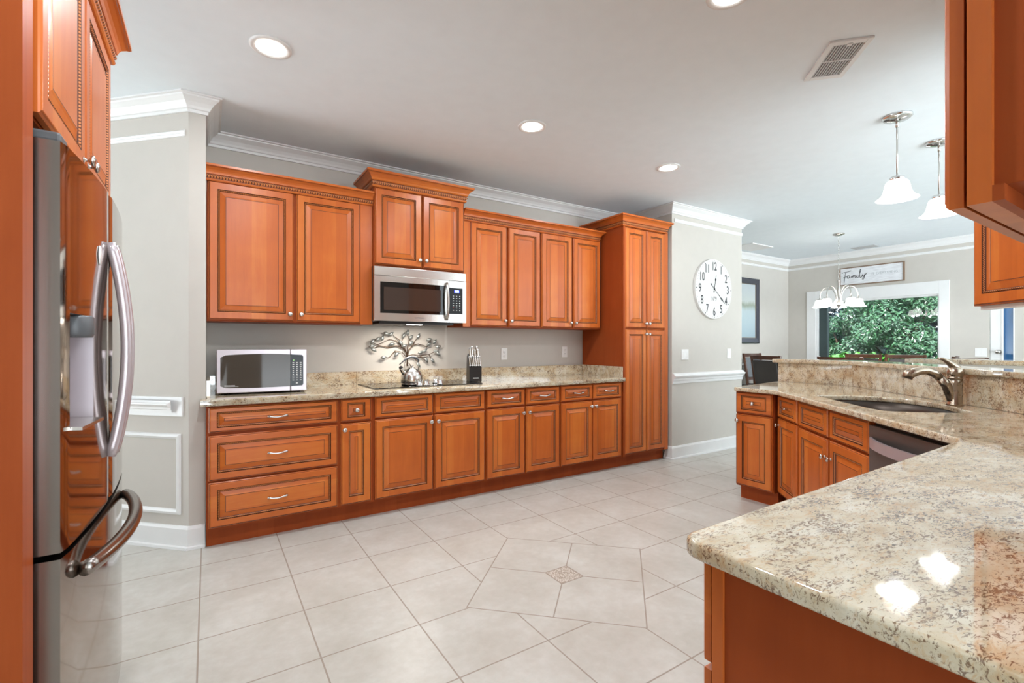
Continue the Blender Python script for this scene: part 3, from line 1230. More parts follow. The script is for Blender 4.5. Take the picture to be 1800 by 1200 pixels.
# second half wall with granite cap
mb = MB()
mb.box(5.50, 5.66, -.6, 1.66, 0, 1.073, M['wall'])
struct(mb.build('wall_half'))
o = slab('bar_top', [(5.44, -.62), (5.74, -.62), (5.74, 1.72), (5.44, 1.72)], [], 1.116, .042, M['granite'])
tag(o, 'farther granite ledge capping the half wall beyond the sink bar', 'countertop')

# sink bowl
SK = thing('sink', 'dark stainless undermount sink set in the angled granite counter', 'sink', (0, 0, 0))
mb = MB()
cx = sum(p[0] for p in hole) / len(hole)
cy = sum(p[1] for p in hole) / len(hole)
lev = [(1.015, CS - .0325), (1.0, CS - .0325), (.985, CS - .10), (.95, CS - .21), (.88, CS - .225)]
vs, fs = [], []
nh = len(hole)
for sc_, z in lev:
    for p in hole:
        vs.append((cx + (p[0] - cx) * sc_, cy + (p[1] - cy) * sc_, z))
for i in range(len(lev) - 1):
    for k in range(nh):
        fs.append((i * nh + k, i * nh + (k + 1) % nh, (i + 1) * nh + (k + 1) % nh, (i + 1) * nh + k))
fs.append([(len(lev) - 1) * nh + k for k in range(nh)])
mb.add(vs, fs, M['sinksteel'], True)
mb.build('bowl', SK, recalc=False)
mb = MB()
mb.lathe([(0, .004), (.03, .004), (.042, .002), (.044, 0)], M['steel'], 20, Matrix.Translation((cx, cy, CS - .2245)))
mb.build('drain', SK)

# faucet: local x axis points along spout
fx, fy = dg(1.085, .683)
FA = thing('faucet', 'brushed nickel single-lever faucet beside the sink', 'faucet', (fx, fy, CS), math.atan2(-NN.y, -NN.x))
FA.scale = (1.24, 1.24, 1.24)
mb = MB()
mb.lathe([(0, 0), (.031, 0), (.031, .006), (.028, .010), (.0275, .10), (.028, .118), (0, .118)], M['bronze_nickel'], 24)
mb.build('base', FA)
mb = MB()
mb.lathe([(0, .1185), (.0285, .1185), (.0285, .128), (.026, .130), (.0285, .132), (.0300, .150), (.026, .166), (.014, .176), (0, .178)], M['bronze_nickel'], 24)
mb.build('cap', FA)
mb = MB()
mb.tube([(-.012, 0, .165), (.006, 0, .178), (.026, 0, .196), (.045, 0, .209), (.066, 0, .213)], [.016, .015, .011, .008, .005], M['bronze_nickel'], 12, 1.25)
mb.build('lever', FA)
mb = MB()
mb.tube([(.004, 0, .02), (.018, 0, .058), (.034, 0, .094), (.058, 0, .124)], [.024, .022, .020, .018], M['bronze_nickel'], 16)
mb.build('spout_neck', FA)
mb = MB()
mb.tube([(.0590, 0, .125), (.084, 0, .146), (.112, 0, .157), (.140, 0, .156), (.165, 0, .148), (.186, 0, .138), (.192, 0, .120)], [.0180, .0185, .019, .0195, .022, .024, .021], M['bronze_nickel'], 16)
mb.build('spray_head', FA)

# ================================================================== COOKTOP, KETTLE, KNIFE BLOCK, MICROWAVES
CK = thing('cooktop', 'black glass electric cooktop set in the long granite counter', 'cooktop', (1.497, 3.755, CT))
mb = MB()
mb.box(-.457, .457, -.255, .225, .0004, .007, M['blackglass'], .0025)
mb.build('glass_top', CK)
mb = MB()
for bx, by, br in ((-.30, -.10, .085), (-.28, .11, .10), (.28, -.10, .10), (.29, .11, .08), (-.02, .12, .07)):
    mb.lathe([(br, .0071), (br, .0074), (br - .003, .0074), (br - .003, .0071)], M['greymark'], 32, Matrix.Translation((bx, by, 0)))
mb.build('burner_rings', CK)
for bx, by in ((-.095, -.222), (-.035, -.222), (.015, -.105), (.115, -.050), (.105, -.170)):
    mb = MB()
    mb.lathe([(0, .0072), (.024, .0072), (.024, .014), (.020, .017), (.019, .038), (.016, .040), (0, .040)], M['chrome'], 20, Matrix.Translation((bx, by, 0)))
    mb.box(bx - .005, bx + .005, by - .019, by + .019, .0395, .048, M['chrome'], .001)
    mb.build('control_knob', CK)

KT = thing('kettle', 'stainless steel kettle with arched handle on the black cooktop', 'kettle', (1.385, 3.655, CT + .0072), R(12))
mb = MB()
mb.lathe([(0, 0), (.078, 0), (.086, .006), (.087, .012), (.085, .014), (.087, .017), (.087, .055), (.083, .080), (.072, .104), (.055, .120), (.032, .131), (.030, .134), (0, .134)], M['steel'], 36)
mb.build('body', KT)
mb = MB()
mb.lathe([(0, .1345), (.029, .1345), (.026, .139), (.010, .142), (.006, .145), (.006, .149), (.014, .152), (.015, .156), (.008, .160), (0, .160)], M['steel'], 20)
mb.build('lid', KT)
mb = MB()
mb.tube([(-.060, 0, .088), (-.078, 0, .105), (-.094, 0, .128), (-.100, 0, .137)], [.020, .018, .016, .0165], M['steel'], 14)
mb.tube([(-.096, 0, .136), (-.106, 0, .150)], [.018, .012], M['black'], 12)
mb.build('spout', KT)
mb = MB()
for sy in (-1, 1):
    pass
mb.tube([(-.062, 0, .118), (-.066, 0, .16), (-.060, 0, .19)], .003, M['steel'], 8)
mb.tube([(.062, 0, .118), (.068, 0, .16), (.062, 0, .19)], .003, M['steel'], 8)
mb.build('handle_wire', KT)
mb = MB()
mb.tube([(-.112, 0, .166), (-.085, 0, .186), (-.066, 0, .200), (-.045, 0, .214), (-.015, 0, .222), (.02, 0, .222), (.045, 0, .213), (.06, 0, .198), (.066, 0, .184)], [.004, .005, .008, .010, .010, .010, .010, .009, .007], M['grey'], 12)
mb.build('handle_grip', KT)

# knife block (local: x right, y back)
KB = thing('knife_block', 'black slanted knife block full of steel-handled knives on the counter', 'knife block', (2.005, 3.735, CT), R(-18))
mb = MB()
prof = [(0.0, .006), (0, .128), (.045, .150), (.10, .245), (.142, .222), (.175, .030), (.165, .006)]
vs = [(x, y - .04, z) for x in (-.055, .055) for y, z in prof]
n = len(prof)
fs = [list(range(n)), [n + i for i in range(n)][::-1]] + [(i, (i + 1) % n, n + (i + 1) % n, n + i) for i in range(n)]
mb.add(vs, fs, M['black'])
for x in (-.045, .045):
    for y in (-.025, .115):
        mb.box(x - .008, x + .008, y - .008, y + .008, 0, .006, M['black'])
mb.build('block', KB)
mb = MB()
mb.box(-.022, .028, -.0412, -.0400, .030, .037, M['mark'])
mb.build('label_plate', KB)


def knife(x, y, z, length, w, tilt, name='knife'):
    mb = MB()
    X = Matrix.Translation((x, y, z)) @ Matrix.Rotation(tilt, 4, 'X')
    mb.box(-w, w, -.009, .009, 0, .016, M['knifecap'], .002, X)
    mb.box(-w, w, -.010, .010, .016, length - .014, M['bead'], .004, X)
    mb.box(-w * .35, w * .35, -.0104, .0104, .018, length - .016, M['knifecap'], 0, X)
    mb.box(-w, w, -.0105, .0105, length - .014, length, M['knifecap'], .003, X)
    o = mb.build(name)
    o.location = KB.location
    o.rotation_euler = KB.rotation_euler
    return o


for k in range(6):
    o = knife(-.046 + k * .0184, -.022, .137, .098, .0062, R(-24))
    tag(o, 'steak knife handle in the front row of the black knife block', 'knife', 'steak knives in the knife block')
for x, y, z, ln, lab in ((-.034, .022, .192, .120, 'large knife at the left of the upper row in the knife block'),
                         (-.014, .040, .222, .100, 'knife second from left in the upper row of the knife block'),
                         (.010, .022, .192, .098, 'shortest knife at the middle of the upper row in the knife block'),
                         (.038, .022, .192, .104, 'front knife at the right of the upper row in the knife block'),
                         (.032, .048, .224, .100, 'tallest rear knife at the right end of the knife block')):
    tag(knife(x, y, z, ln, .0095, R(-24)), lab, 'knife')

# countertop microwave
CM = thing('microwave', 'silver countertop microwave with black glass door on the long counter', 'microwave', (.045, 3.625, CT), R(-6))
mw, mh, md = .54, .285, .33
mb = MB()
mb.box(.004, mw - .004, .02, md, .014, mh + .012, M['black'], .004)
for x in (.05, mw - .05):
    for y in (.06, md - .05):
        mb.lathe([(0, .0005), (.014, .0005), (.014, .0145)], M['black'], 12, Matrix.Translation((x, y, 0)))
mb.build('case', CM)
mb = MB()
mb.box(0, .436, 0, .0198, .012, mh + .014, M['silverpaint'], .004)
mb.build('door', CM)
mb = MB()
mb.box(.438, mw, 0, .0198, .012, mh + .014, M['silverpaint'], .004)
mb.box(.443, mw - .022, -.002, 0.001, .020, .042, M['silverpaint'], .001)
mb.build('control_panel', CM)
# one dark glass face with slightly bowed top and bottom, split between door and panel


def bowed_pane(x0, x1, m, name, par):
    mb = MB()
    n = 14
    vs = []
    fs = []
    for k in range(n + 1):
        x = x0 + (x1 - x0) * k / n
        t = (x - .02) / (mw - .04)
        edge = min(1, min(x - .022, mw - .022 - x) / .012)
        edge = max(0, edge)
        rr = .012 * (1 - math.sqrt(max(0, 1 - (1 - edge) ** 2)))
        b = .011 * (1 - (2 * t - 1) ** 2)
        vs += [(x, -.0015, .048 - b * .5 + rr), (x, -.0015, mh - .026 + b - rr)]
    for k in range(n):
        fs.append((2 * k, 2 * k + 2, 2 * k + 3, 2 * k + 1))
    nv = len(vs)
    vs2 = [(v[0], .001, v[2]) for v in vs]
    loop = [2 * k for k in range(n + 1)] + [2 * k + 1 for k in range(n, -1, -1)]
    fs += [(loop[i], nv + loop[i], nv + loop[(i + 1) % len(loop)], loop[(i + 1) % len(loop)]) for i in range(len(loop))]
    mb.add(vs + vs2, fs, m)
    return mb.build(name, par)


bowed_pane(.022, .4355, M['taupeglass'], 'door_glass', CM)
bowed_pane(.4385, mw - .022, M['keyglass'], 'keypad', CM)
mb = MB()
for r_ in range(10):
    for c_ in range(3):
        w_ = (.005 if 2 < r_ < 7 else .0075)
        zc = .208 - r_ * .0135
        xc = .454 + c_ * .0235
        mb.box(xc - w_ * .8, xc + w_ * .8, -.0024, -.0015, zc - .0022, zc + .0022, M['mark'])
mb.box(.470, .484, -.0024, -.0015, .062, .070, M['mark'])
mb.build('keypad_legends', CM)
mb = MB()
mb.box(.455, .459, -.0026, -.0015, .222, .226, M['greenled'])
mb.build('indicator_light', CM)
mb = MB()
mb.box(.045, .105, -.0022, -.0014, .058, .064, M['dim'])
mb.box(.045, .125, -.0022, -.0014, .0535, .0550, M['dim'])
mb.build('logo_mark', CM)

# over-the-range microwave
OM = thing('range_microwave', 'stainless over-the-range microwave hung beneath the raised wall cabinet', 'microwave', (1.068, 3.61, 1.430))
ow, oh = .785, .42
mb = MB()
mb.box(.004, ow - .004, .03, .40, .0, oh + .004, M['black'])
mb.prism([(.05, .04), (ow - .10, .04), (ow - .16, .36), (.05, .36)], -.022, 0.0005, M['black'])
mb.build('case', OM)
mb = MB()
mb.box(.10, .24, .10, .30, -.0235, -.0218, M['greymark'])
mb.box(.46, .60, .10, .30, -.0235, -.0218, M['greymark'])
mb.build('grease_filter', OM)
mb = MB()
mb.box(.29, .41, .05, .09, -.026, -.0218, M['lamp'])
mb.build('cooktop_lamp', OM)
_l = bpy.data.lights.new('cooktop_lamp_beam', 'AREA')
_l.shape = 'RECTANGLE'
_l.size, _l.size_y = .30, .06
_l.energy = 3.0
_l.color = (1.0, .93, .84)
_lo = bpy.data.objects.new('cooktop_lamp_beam', _l)
COL.objects.link(_lo)
_lo.parent = OM
_lo.location = (.35, .10, -.030)
mb = MB()
mb.box(0, ow, 0, .0298, oh - .070, oh, M['steel'], .003)
mb.build('vent_grille_panel', OM)


def bowy(x):
    return -.016 * (1 - (2 * x / ow - 1) ** 2)


def bow_panel(x0, x1, z0, z1, m, name, par, off=0.0, th=.028):
    mb = MB()
    n = 12
    vs, fs = [], []
    for k in range(n + 1):
        x = x0 + (x1 - x0) * k / n
        y = bowy(x) + off
        vs += [(x, y, z0), (x, y, z1), (x, y + th, z1), (x, y + th, z0)]
    for k in range(n):
        for j in range(4):
            fs.append((4 * k + j, 4 * k + (j + 1) % 4, 4 * k + 4 + (j + 1) % 4, 4 * k + 4 + j))
    fs += [(3, 2, 1, 0), (4 * n, 4 * n + 1, 4 * n + 2, 4 * n + 3)]
    mb.add(vs, fs, m)
    return mb.build(name, par)


dd = bow_panel(0, .622, 0, oh - .073, M['steel'], 'door', OM)
bow_panel(.625, ow, 0, oh - .073, M['steel'], 'control_panel', OM)
bow_panel(.045, .58, .060, .302, M['blackglass'], 'door_glass', OM, -.0015, .003)
bow_panel(.072, .545, .085, .262, M['brownglass'], 'inner_window', OM, -.0022, .002)
bow_panel(.625, .752, .070, .290, M['keyglass'], 'keypad', OM, -.0015, .003)
bow_panel(.672, .716, .250, .273, M['display'], 'clock_display', OM, -.0025, .002)
text_mesh('4:02', .020, M['displaytext'], 'clock_digits', OM, (.694, bowy(.694) - .003, .2615), (R(90), 0, 0), .0004)
mb = MB()
for r_ in range(7):
    for c_ in range(3):
        xc = .662 + c_ * .030
        zc = .222 - r_ * .020
        y = bowy(xc) - .0022
        mb.box(xc - .005, xc + .005, y, y + .001, zc - .0025, zc + .0025, M['mark'] if not (r_ == 5 and c_ == 0) else M['red'])
mb.build('keypad_legends', OM)
text_mesh('SAMSUNG', .018, M['greymark'], 'brand_lettering', OM, (.36, bowy(.36) - .0006, .028), (R(90), 0, 0), .0003)
mb = MB()
pts = []
for k in range(15):
    t = k / 14
    pts.append((.597 , bowy(.597) - .008 - .030 * math.sin(math.pi * t) ** .6, .020 + .305 * t))
mb.tube(pts, .0115, M['steel'], 12)
mb.build('handle', dd)

# ================================================================== WALL TREE ART
TA = thing('metal_wall_tree', 'bronze and silver metal tree sculpture mounted on the wall above the cooktop', 'wall art', (1.475, 4.012, 1.035))
stems = MB()
br = [
    [(0, .02), (.0, .10), (-.01, .14), (-.04, .18), (-.10, .20), (-.17, .185), (-.24, .20), (-.30, .225)],
    [(-.005, .13), (-.02, .17), (-.06, .205), (-.10, .245), (-.16, .255), (-.22, .225), (-.27, .21)],
    [(0, .10), (.01, .16), (.05, .205), (.10, .215), (.15, .20), (.18, .185)],
    [(0, .12), (.0, .18), (.015, .24), (.01, .29)],
    [(.0, .11), (.05, .12), (.12, .11), (.20, .12), (.26, .145), (.30, .17)],
    [(.0, .09), (.06, .10), (.13, .095), (.19, .10)],
    [(0, .09), (-.05, .145), (-.11, .155), (-.16, .10), (-.21, .095)],
    [(-.04, .20), (-.07, .25), (-.13, .29)],
    [(-.06, .205), (-.05, .24), (-.03, .28)],
    [(.05, .205), (.07, .24), (.10, .28)],
    [(.01, .05), (.03, .03), (.035, .0)],
    [(.18, .185), (.20, .22), (.22, .25)],
    [(.20, .12), (.22, .09), (.24, .06)],
    [(.12, .11), (.15, .08), (.17, .06)],
    [(.26, .145), (.30, .13)], [(.05, .10), (.09, .06), (.11, .03)],
    [(-.24, .20), (-.29, .18)], [(-.11, .155), (-.10, .125)],
]
for i, b in enumerate(br):
    r0 = .0065 if i in (0, 2) else .0042
    stems.tube([(x, -.012 - .010 * math.sin(3 * x), z) for x, z in b], [r0 * (1 - .6 * k / len(b)) for k in range(len(b))], M['stemmetal'], 7)
stems.tube([(0, 0, .03), (0, -.012, .03)], .006, M['stemmetal'], 7)
stems.build('branches', TA)
leaves = [(-.31, .235, 60), (-.265, .255, 30), (-.225, .265, 70), (-.19, .305, -20), (-.15, .30, 40), (-.315, .195, 10), (-.30, .165, -30), (-.14, .215, 5), (-.215, .10, 5), (-.10, .125, 40),
          (-.035, .29, 70), (.0, .315, 85), (.03, .275, 45), (.10, .285, 60), (-.06, .225, -50), (.03, .225, 35), (.20, .255, 15), (.255, .235, 50), (.20, .215, 30), (.29, .19, 20), (.27, .15, 0), (.29, .125, -40), (.235, .065, -50), (.175, .07, -70), (.10, .03, -60), (.12, .14, 20), (.16, .155, 40), (-.03, .20, 20)]
for x, z, ang in leaves:
    mb = MB()
    X = Matrix.Translation((x, -.024, z)) @ Matrix.Rotation(R(-ang), 4, 'Y')
    ln, wd = .026, .0115
    ln, wd = ln * 1.18, wd * 1.25
    vs = [(-ln, 0, 0), (-ln * .3, -.003, wd), (ln * .4, -.002, wd * .8), (ln, 0.002, 0), (ln * .4, -.002, -wd * .8), (-ln * .3, -.003, -wd), (0, -.007, 0),
          (-ln, .002, 0), (-ln * .3, -.001, wd), (ln * .4, 0, wd * .8), (ln, .004, 0), (ln * .4, 0, -wd * .8), (-ln * .3, -.001, -wd)]
    fs = [(0, 1, 6), (1, 2, 6), (2, 3, 6), (3, 4, 6), (4, 5, 6), (5, 0, 6), (12, 11, 10, 9, 8, 7)]
    fs += [(i, i + 7, (i + 1) % 6 + 7, (i + 1) % 6) for i in range(6)]
    mb.add(vs, fs, M['leafmetal'], True, X)
    mb.build('leaf', TA)


# ================================================================== WALL PLATES
def plate(kind, label, cat, loc, rz, gang=1):
    t = thing(kind, label, cat, loc, rz)
    w = .073 * (1 if gang == 1 else 1.65)
    mb = MB()
    mb.box(-w / 2, w / 2, -.006, 0, -.058, .058, M['white'], .002)
    mb.build('cover_plate', t)
    if kind == 'power_outlet':
        for z in (-.02, .02):
            mb = MB()
            mb.lathe([(0, .0025), (.015, .0025), (.0165, 0)], M['white'], 18, Matrix.Translation((0, -.0058, z)) @ Matrix.Rotation(R(90), 4, 'X'))
            mb.box(-.0065, -.0045, -.0088, -.0080, z - .003, z + .006, M['black'])
            mb.box(.0045, .0065, -.0088, -.0080, z - .003, z + .006, M['black'])
            mb.build('socket', t)
    else:
        for g in range(gang):
            xc = (g - (gang - 1) / 2) * .046
            mb = MB()
            mb.box(xc - .0165, xc + .0165, -.0095, -.0058, -.033, .033, M['white'], .0015)
            mb.build('rocker', t)
    return t


plate('power_outlet', 'white power outlet on the wall right of the knife block', 'outlet', (2.489, 4.0195, 1.150), 0)
plate('power_outlet', 'white power outlet on the wall nearest the pantry', 'outlet', (3.261, 4.0195, 1.165), 0)
plate('light_switch', 'white double light switch below left of the clock', 'light switch', (4.44, 3.3695, 1.134), 0, 2)
plate('light_switch', 'white single light switch below right of the clock', 'light switch', (5.262, 3.3695, 1.136), 0)
plate('light_switch', 'white double light switch on the far wall beside the glazed door', 'light switch', (8.8995, 1.972, 1.135), R(-90), 2)

# ================================================================== CLOCK
CL = thing('wall_clock', 'large round white wall clock with black numerals on the grey wall', 'clock', (4.925, 3.3695, 1.885))
CR = .345
ROT = Matrix.Rotation(R(90), 4, 'X')
mb = MB()
mb.lathe([(0, .001), (CR, .001), (CR, .030), (CR - .003, .034), (0, .034)], M['dialwhite'], 64, ROT, False)
mb.build('dial', CL)
mb = MB()
for z in (-.20, -.10, 0.0, .10, .20):
    hw_ = math.sqrt(CR ** 2 - z ** 2) - .02
    mb.box(-hw_, hw_, -.0344, -.0339, z - .0006, z + .0006, M['dim'])
mb.build('plank_lines', CL)
for k in range(1, 13):
    a = 2 * math.pi * k / 12
    rr = .262
    o = text_mesh(str(k), .135, M['ink'], 'numeral', CL, (rr * math.sin(a), -.0346, rr * math.cos(a) - .004), (R(90), 0, 0), .0004, 'CENTER', .72, .0016)
mb = MB()
for k in range(60):
    a = 2 * math.pi * k / 60
    r_ = .0065 if k % 5 == 0 else .0026
    mb.lathe([(0, .0353), (r_, .0353), (r_, .0340)], M['ink'], 8, ROT @ Matrix.Translation((.325 * math.sin(a), .325 * math.cos(a), 0)))
mb.build('minute_track', CL)
text_mesh('N\u00ba9', .075, M['greymark'], 'number_lettering', CL, (-.004, -.0346, -.115), (R(90), 0, 0), .0003, 'CENTER', .8)


def hand(name, ang, length, tail, w, y):
    mb = MB()
    X = Matrix.Translation((0, y, 0)) @ Matrix.Rotation(R(ang), 4, 'Y')
    prof = [(-tail, .0028), (0, .003), (length * .55, .002), (length * .68, w), (length * .80, .003), (length, .0006)]
    vs, fs = [], []
    for z, hw_ in prof:
        vs += [(-hw_, -.001, z), (hw_, -.001, z), (hw_, .001, z), (-hw_, .001, z)]
    for k in range(len(prof) - 1):
        for j in range(4):
            fs.append((4 * k + j, 4 * k + (j + 1) % 4, 4 * k + 4 + (j + 1) % 4, 4 * k + 4 + j))
    fs += [(0, 1, 2, 3), (20, 21, 22, 23)]
    mb.add(vs, fs, M['ink'], False, X)
    mb.lathe([(0, .0012), (.009, .0012), (.009, -.0012), (0, -.0012)], M['ink'], 12, X @ Matrix.Translation((0, 0, -tail)) @ ROT)
    mb.lathe([(0, .0012), (.012, .0012), (.012, -.0012), (0, -.0012)], M['ink'], 14, X @ ROT)
    return mb.build(name, CL)


hand('hour_hand', 12, .165, .03, .014, -.0375)
hand('minute_hand', 129, .262, .085, .012, -.0395)

# ================================================================== DINING WALLS: picture, sign, window, door
PC = thing('framed_picture', 'tall misty seascape in a dark frame on the dining wall behind the clock wall', 'picture', (7.45, 4.5285, 1.805))
pw, ph = .92, 1.09
mb = MB()
mp_ = [(0, 0), (0, .03), (.02, .036), (.085, .022), (.09, .022), (.09, .012), (.108, .008)]
rings = []
for ins, hgt in mp_:
    rings.append([(-pw / 2 + ins, -hgt, -ph / 2 + ins), (pw / 2 - ins, -hgt, -ph / 2 + ins), (pw / 2 - ins, -hgt, ph / 2 - ins), (-pw / 2 + ins, -hgt, ph / 2 - ins)])
for i in range(len(mp_) - 1):
    mb.add(rings[i] + rings[i + 1], [(k, (k + 1) % 4, 4 + (k + 1) % 4, 4 + k) for k in range(4)], M['frameblack'] if i < 4 else M['bead'])
mb.add(rings[0], [(0, 1, 2, 3)], M['black'])
mb.build('frame', PC)
mb = MB()
mb.box(-pw / 2 + .09, pw / 2 - .09, -.010, -.006, -ph / 2 + .09, ph / 2 - .09, M['art'])
mb.build('print', PC)

SG = thing('wooden_sign', 'long white wooden sign with black script lettering above the dining window', 'sign', (8.8985, 3.249, 2.361), R(-90))
sw, sh = .875, .295
mb = MB()
for x0, x1, z0, z1 in ((-sw / 2, sw / 2, -sh / 2, -sh / 2 + .015), (-sw / 2, sw / 2, sh / 2 - .015, sh / 2), (-sw / 2, -sw / 2 + .015, -sh / 2 + .015, sh / 2 - .015), (sw / 2 - .015, sw / 2, -sh / 2 + .015, sh / 2 - .015)):
    mb.box(x0, x1, -.03, 0, z0, z1, M['signwood'])
mb.build('frame', SG)
mb = MB()
mb.box(-sw / 2 + .015, sw / 2 - .015, -.018, -.002, -sh / 2 + .015, sh / 2 - .015, M['sign'])
mb.build('board', SG)
mb = MB()
# "Family" in hand script
S_ = [
    [(-.405, .050), (-.37, .066), (-.33, .064), (-.29, .074), (-.27, .082)],
    [(-.345, .062), (-.355, .01), (-.365, -.05), (-.372, -.095), (-.362, -.10)],
    [(-.385, -.022), (-.35, -.014), (-.325, -.004)],
    [(-.292, .0), (-.312, .012), (-.328, -.008), (-.324, -.040), (-.306, -.044), (-.292, -.018), (-.288, .004), (-.290, -.034), (-.280, -.044), (-.268, -.028)],
    [(-.268, -.028), (-.258, .006), (-.256, -.046), (-.244, .002), (-.236, .004), (-.236, -.046), (-.222, .004), (-.212, .006), (-.212, -.040), (-.202, -.046), (-.190, -.02)],
    [(-.190, -.02), (-.184, .008), (-.186, -.038), (-.176, -.048), (-.162, -.03)],
    [(-.162, -.03), (-.140, .045), (-.128, .085), (-.136, .095), (-.146, .07), (-.150, .0), (-.146, -.042), (-.132, -.048), (-.118, -.03)],
    [(-.118, -.03), (-.104, .014), (-.108, -.022), (-.096, -.034), (-.082, -.012), (-.070, .022), (-.078, -.03), (-.094, -.078), (-.110, -.082), (-.104, -.05), (-.076, -.012), (-.046, .022)],
]
for st in S_:
    pts = st
    for _ in range(2):
        q = [pts[0]]
        for a, b in zip(pts[:-1], pts[1:]):
            q += [(a[0] * .75 + b[0] * .25, a[1] * .75 + b[1] * .25), (a[0] * .25 + b[0] * .75, a[1] * .25 + b[1] * .75)]
        q.append(pts[-1])
        pts = q
    mb.tube([(x, -.0195, z + .01) for x, z in pts], .0036, M['ink'], 6)
mb.build('script_lettering', SG)
text_mesh('IS  EVERYTHING', .052, M['paleink'], 'block_lettering', SG, (.185, -.0188, .006), (R(90), 0, 0), .0004, 'CENTER', .92)

# dining window
mb = MB()
xw = 8.9
for y0, y1, z0, z1 in ((WY0 - .105, WY0 + .012, WZ0 - .1, WZ1 + .175), (WY1 - .012, WY1 + .135, WZ0 - .1, WZ1 + .175), (WY0 + .012, WY1 - .012, WZ1 - .012, WZ1 + .175), (WY0 + .012, WY1 - .012, WZ0 - .1, WZ0 + .012)):
    mb.box(xw - .022, xw, y0, y1, z0, z1, M['trim'], .003)
struct(mb.build('trim_9'))
WN = thing('window_1', 'wide dining room window looking onto trees', 'window', (0, 0, 0))
WN['kind'] = 'structure'
mb = MB()
for y0, y1, z0, z1 in ((WY0, WY0 + .03, WZ0, WZ1), (WY1 - .04, WY1, WZ0, WZ1), (WY0 + .03, WY1 - .04, WZ1 - .04, WZ1), (WY0 + .03, WY1 - .04, WZ0, WZ0 + .04)):
    mb.box(xw + .005, xw + .06, y0, y1, z0, z1, M['trim'], .002)
mb.build('frame', WN)
mb = MB()
mb.box(xw + .04, xw + .115, WY1 - .165, WY1 - .042, WZ0 + .04, WZ1 - .04, M['darkframe'])
mb.build('side_sash', WN)
mb = MB()
mb.box(xw + .062, xw + .068, WY0 + .03, WY1 - .16, WZ0 + .04, WZ1 - .04, M['glass'])
mb.build('window_glass', WN)
# glazed door
DR = thing('door_1', 'white exterior door with a narrow blue glass pane', 'door', (0, 0, 0))
DR['kind'] = 'structure'
mb = MB()
mb.box(xw + .02, xw + .06, 1.765, DY1 - .004, .005, DZ - .004, M['trim'])
mb.box(xw + .02, xw + .06, DY0 + .004, 1.660, .005, DZ - .004, M['wall'])
mb.box(xw + .02, xw + .06, 1.660, 1.765, .005, .2, M['trim'])
mb.box(xw + .02, xw + .06, 1.660, 1.765, 1.9, DZ - .004, M['trim'])
mb.box(xw + .01, xw + .02, 1.757, 1.775, .15, 1.95, M['white'])
mb.box(xw + .01, xw + .02, 1.656, 1.666, .15, 1.95, M['white'])
mb.build('door_leaf', DR)
mb = MB()
mb.box(xw + .035, xw + .045, 1.660, 1.765, .2, 1.9, M['blueglass'])
mb.build('door_glass', DR)
mb = MB()
mb.lathe([(0, 0), (.030, 0), (.030, .006), (.012, .010), (.012, .03), (.028, .036), (.030, .05), (.02, .058), (0, .06)], M['nickel'], 20, Matrix.Translation((xw + .0198, 1.805, 1.145)) @ Matrix.Rotation(R(-90), 4, 'Y'))
mb.build('door_knob', DR)

# ================================================================== DINING SET
DT = thing('dining_table', 'dark wooden dining table behind the bar among the chairs', 'table', (7.22, 3.10, 0))
mb = MB()
mb.box(-.5, .5, -.60, .60, .80, .84, M['darkwood'], .008)
mb.box(-.42, .42, -.53, .53, .72, .7995, M['darkwood'])
mb.build('tabletop', DT)
for sx in (-1, 1):
    for sy in (-1, 1):
        mb = MB()
        mb.tube([(sx * .42, sy * .52, 0), (sx * .41, sy * .51, .7195)], [.03, .045], M['darkwood'], 4)
        mb.build('leg', DT)


def make_chair():
    c = thing('dining_chair', '', 'chair')
    mb = MB()
    mb.box(-.23, .23, -.22, .22, .56, .63, M['leather'], .02)
    mb.build('seat', c)
    for sx in (-1, 1):
        mb = MB()
        mb.tube([(sx * .205, -.20, 0), (sx * .21, -.20, .56)], [.018, .024], M['darkwood'], 4)
        mb.build('leg', c)
        mb = MB()
        mb.tube([(sx * .205, .22, 0), (sx * .21, .215, .55), (sx * .215, .235, .80), (sx * .22, .285, 1.10)], [.018, .026, .024, .019], M['darkwood'], 6)
        mb.build('leg', c)
    mb = MB()
    n = 8
    vs, fs = [], []
    for k in range(n + 1):
        x = -.235 + .47 * k / n
        y = .275 + .02 * (1 - (2 * k / n - 1) ** 2)
        for dy, dz in ((-.014, 1.045), (-.010, 1.095), (.014, 1.098), (.012, 1.045)):
            vs.append((x, y + dy, dz))
    for k in range(n):
        for j in range(4):
            fs.append((4 * k + j, 4 * k + (j + 1) % 4, 4 * k + 4 + (j + 1) % 4, 4 * k + 4 + j))
    fs += [(0, 1, 2, 3), (4 * n, 4 * n + 3, 4 * n + 2, 4 * n + 1)]
    mb.add(vs, fs, M['darkwood'])
    mb.build('top_rail', c)
    mb = MB()
    X = Matrix.Translation((0, .262, .88)) @ Matrix.Rotation(R(-10), 4, 'X')
    mb.box(-.19, .19, -.02, .02, -.17, .16, M['leather'], .012, X)
    mb.build('back_panel', c)
    mb = MB()
    mb.box(-.20, .20, .225, .248, .68, .715, M['darkwood'])
    mb.build('lower_rail', c)
    return c


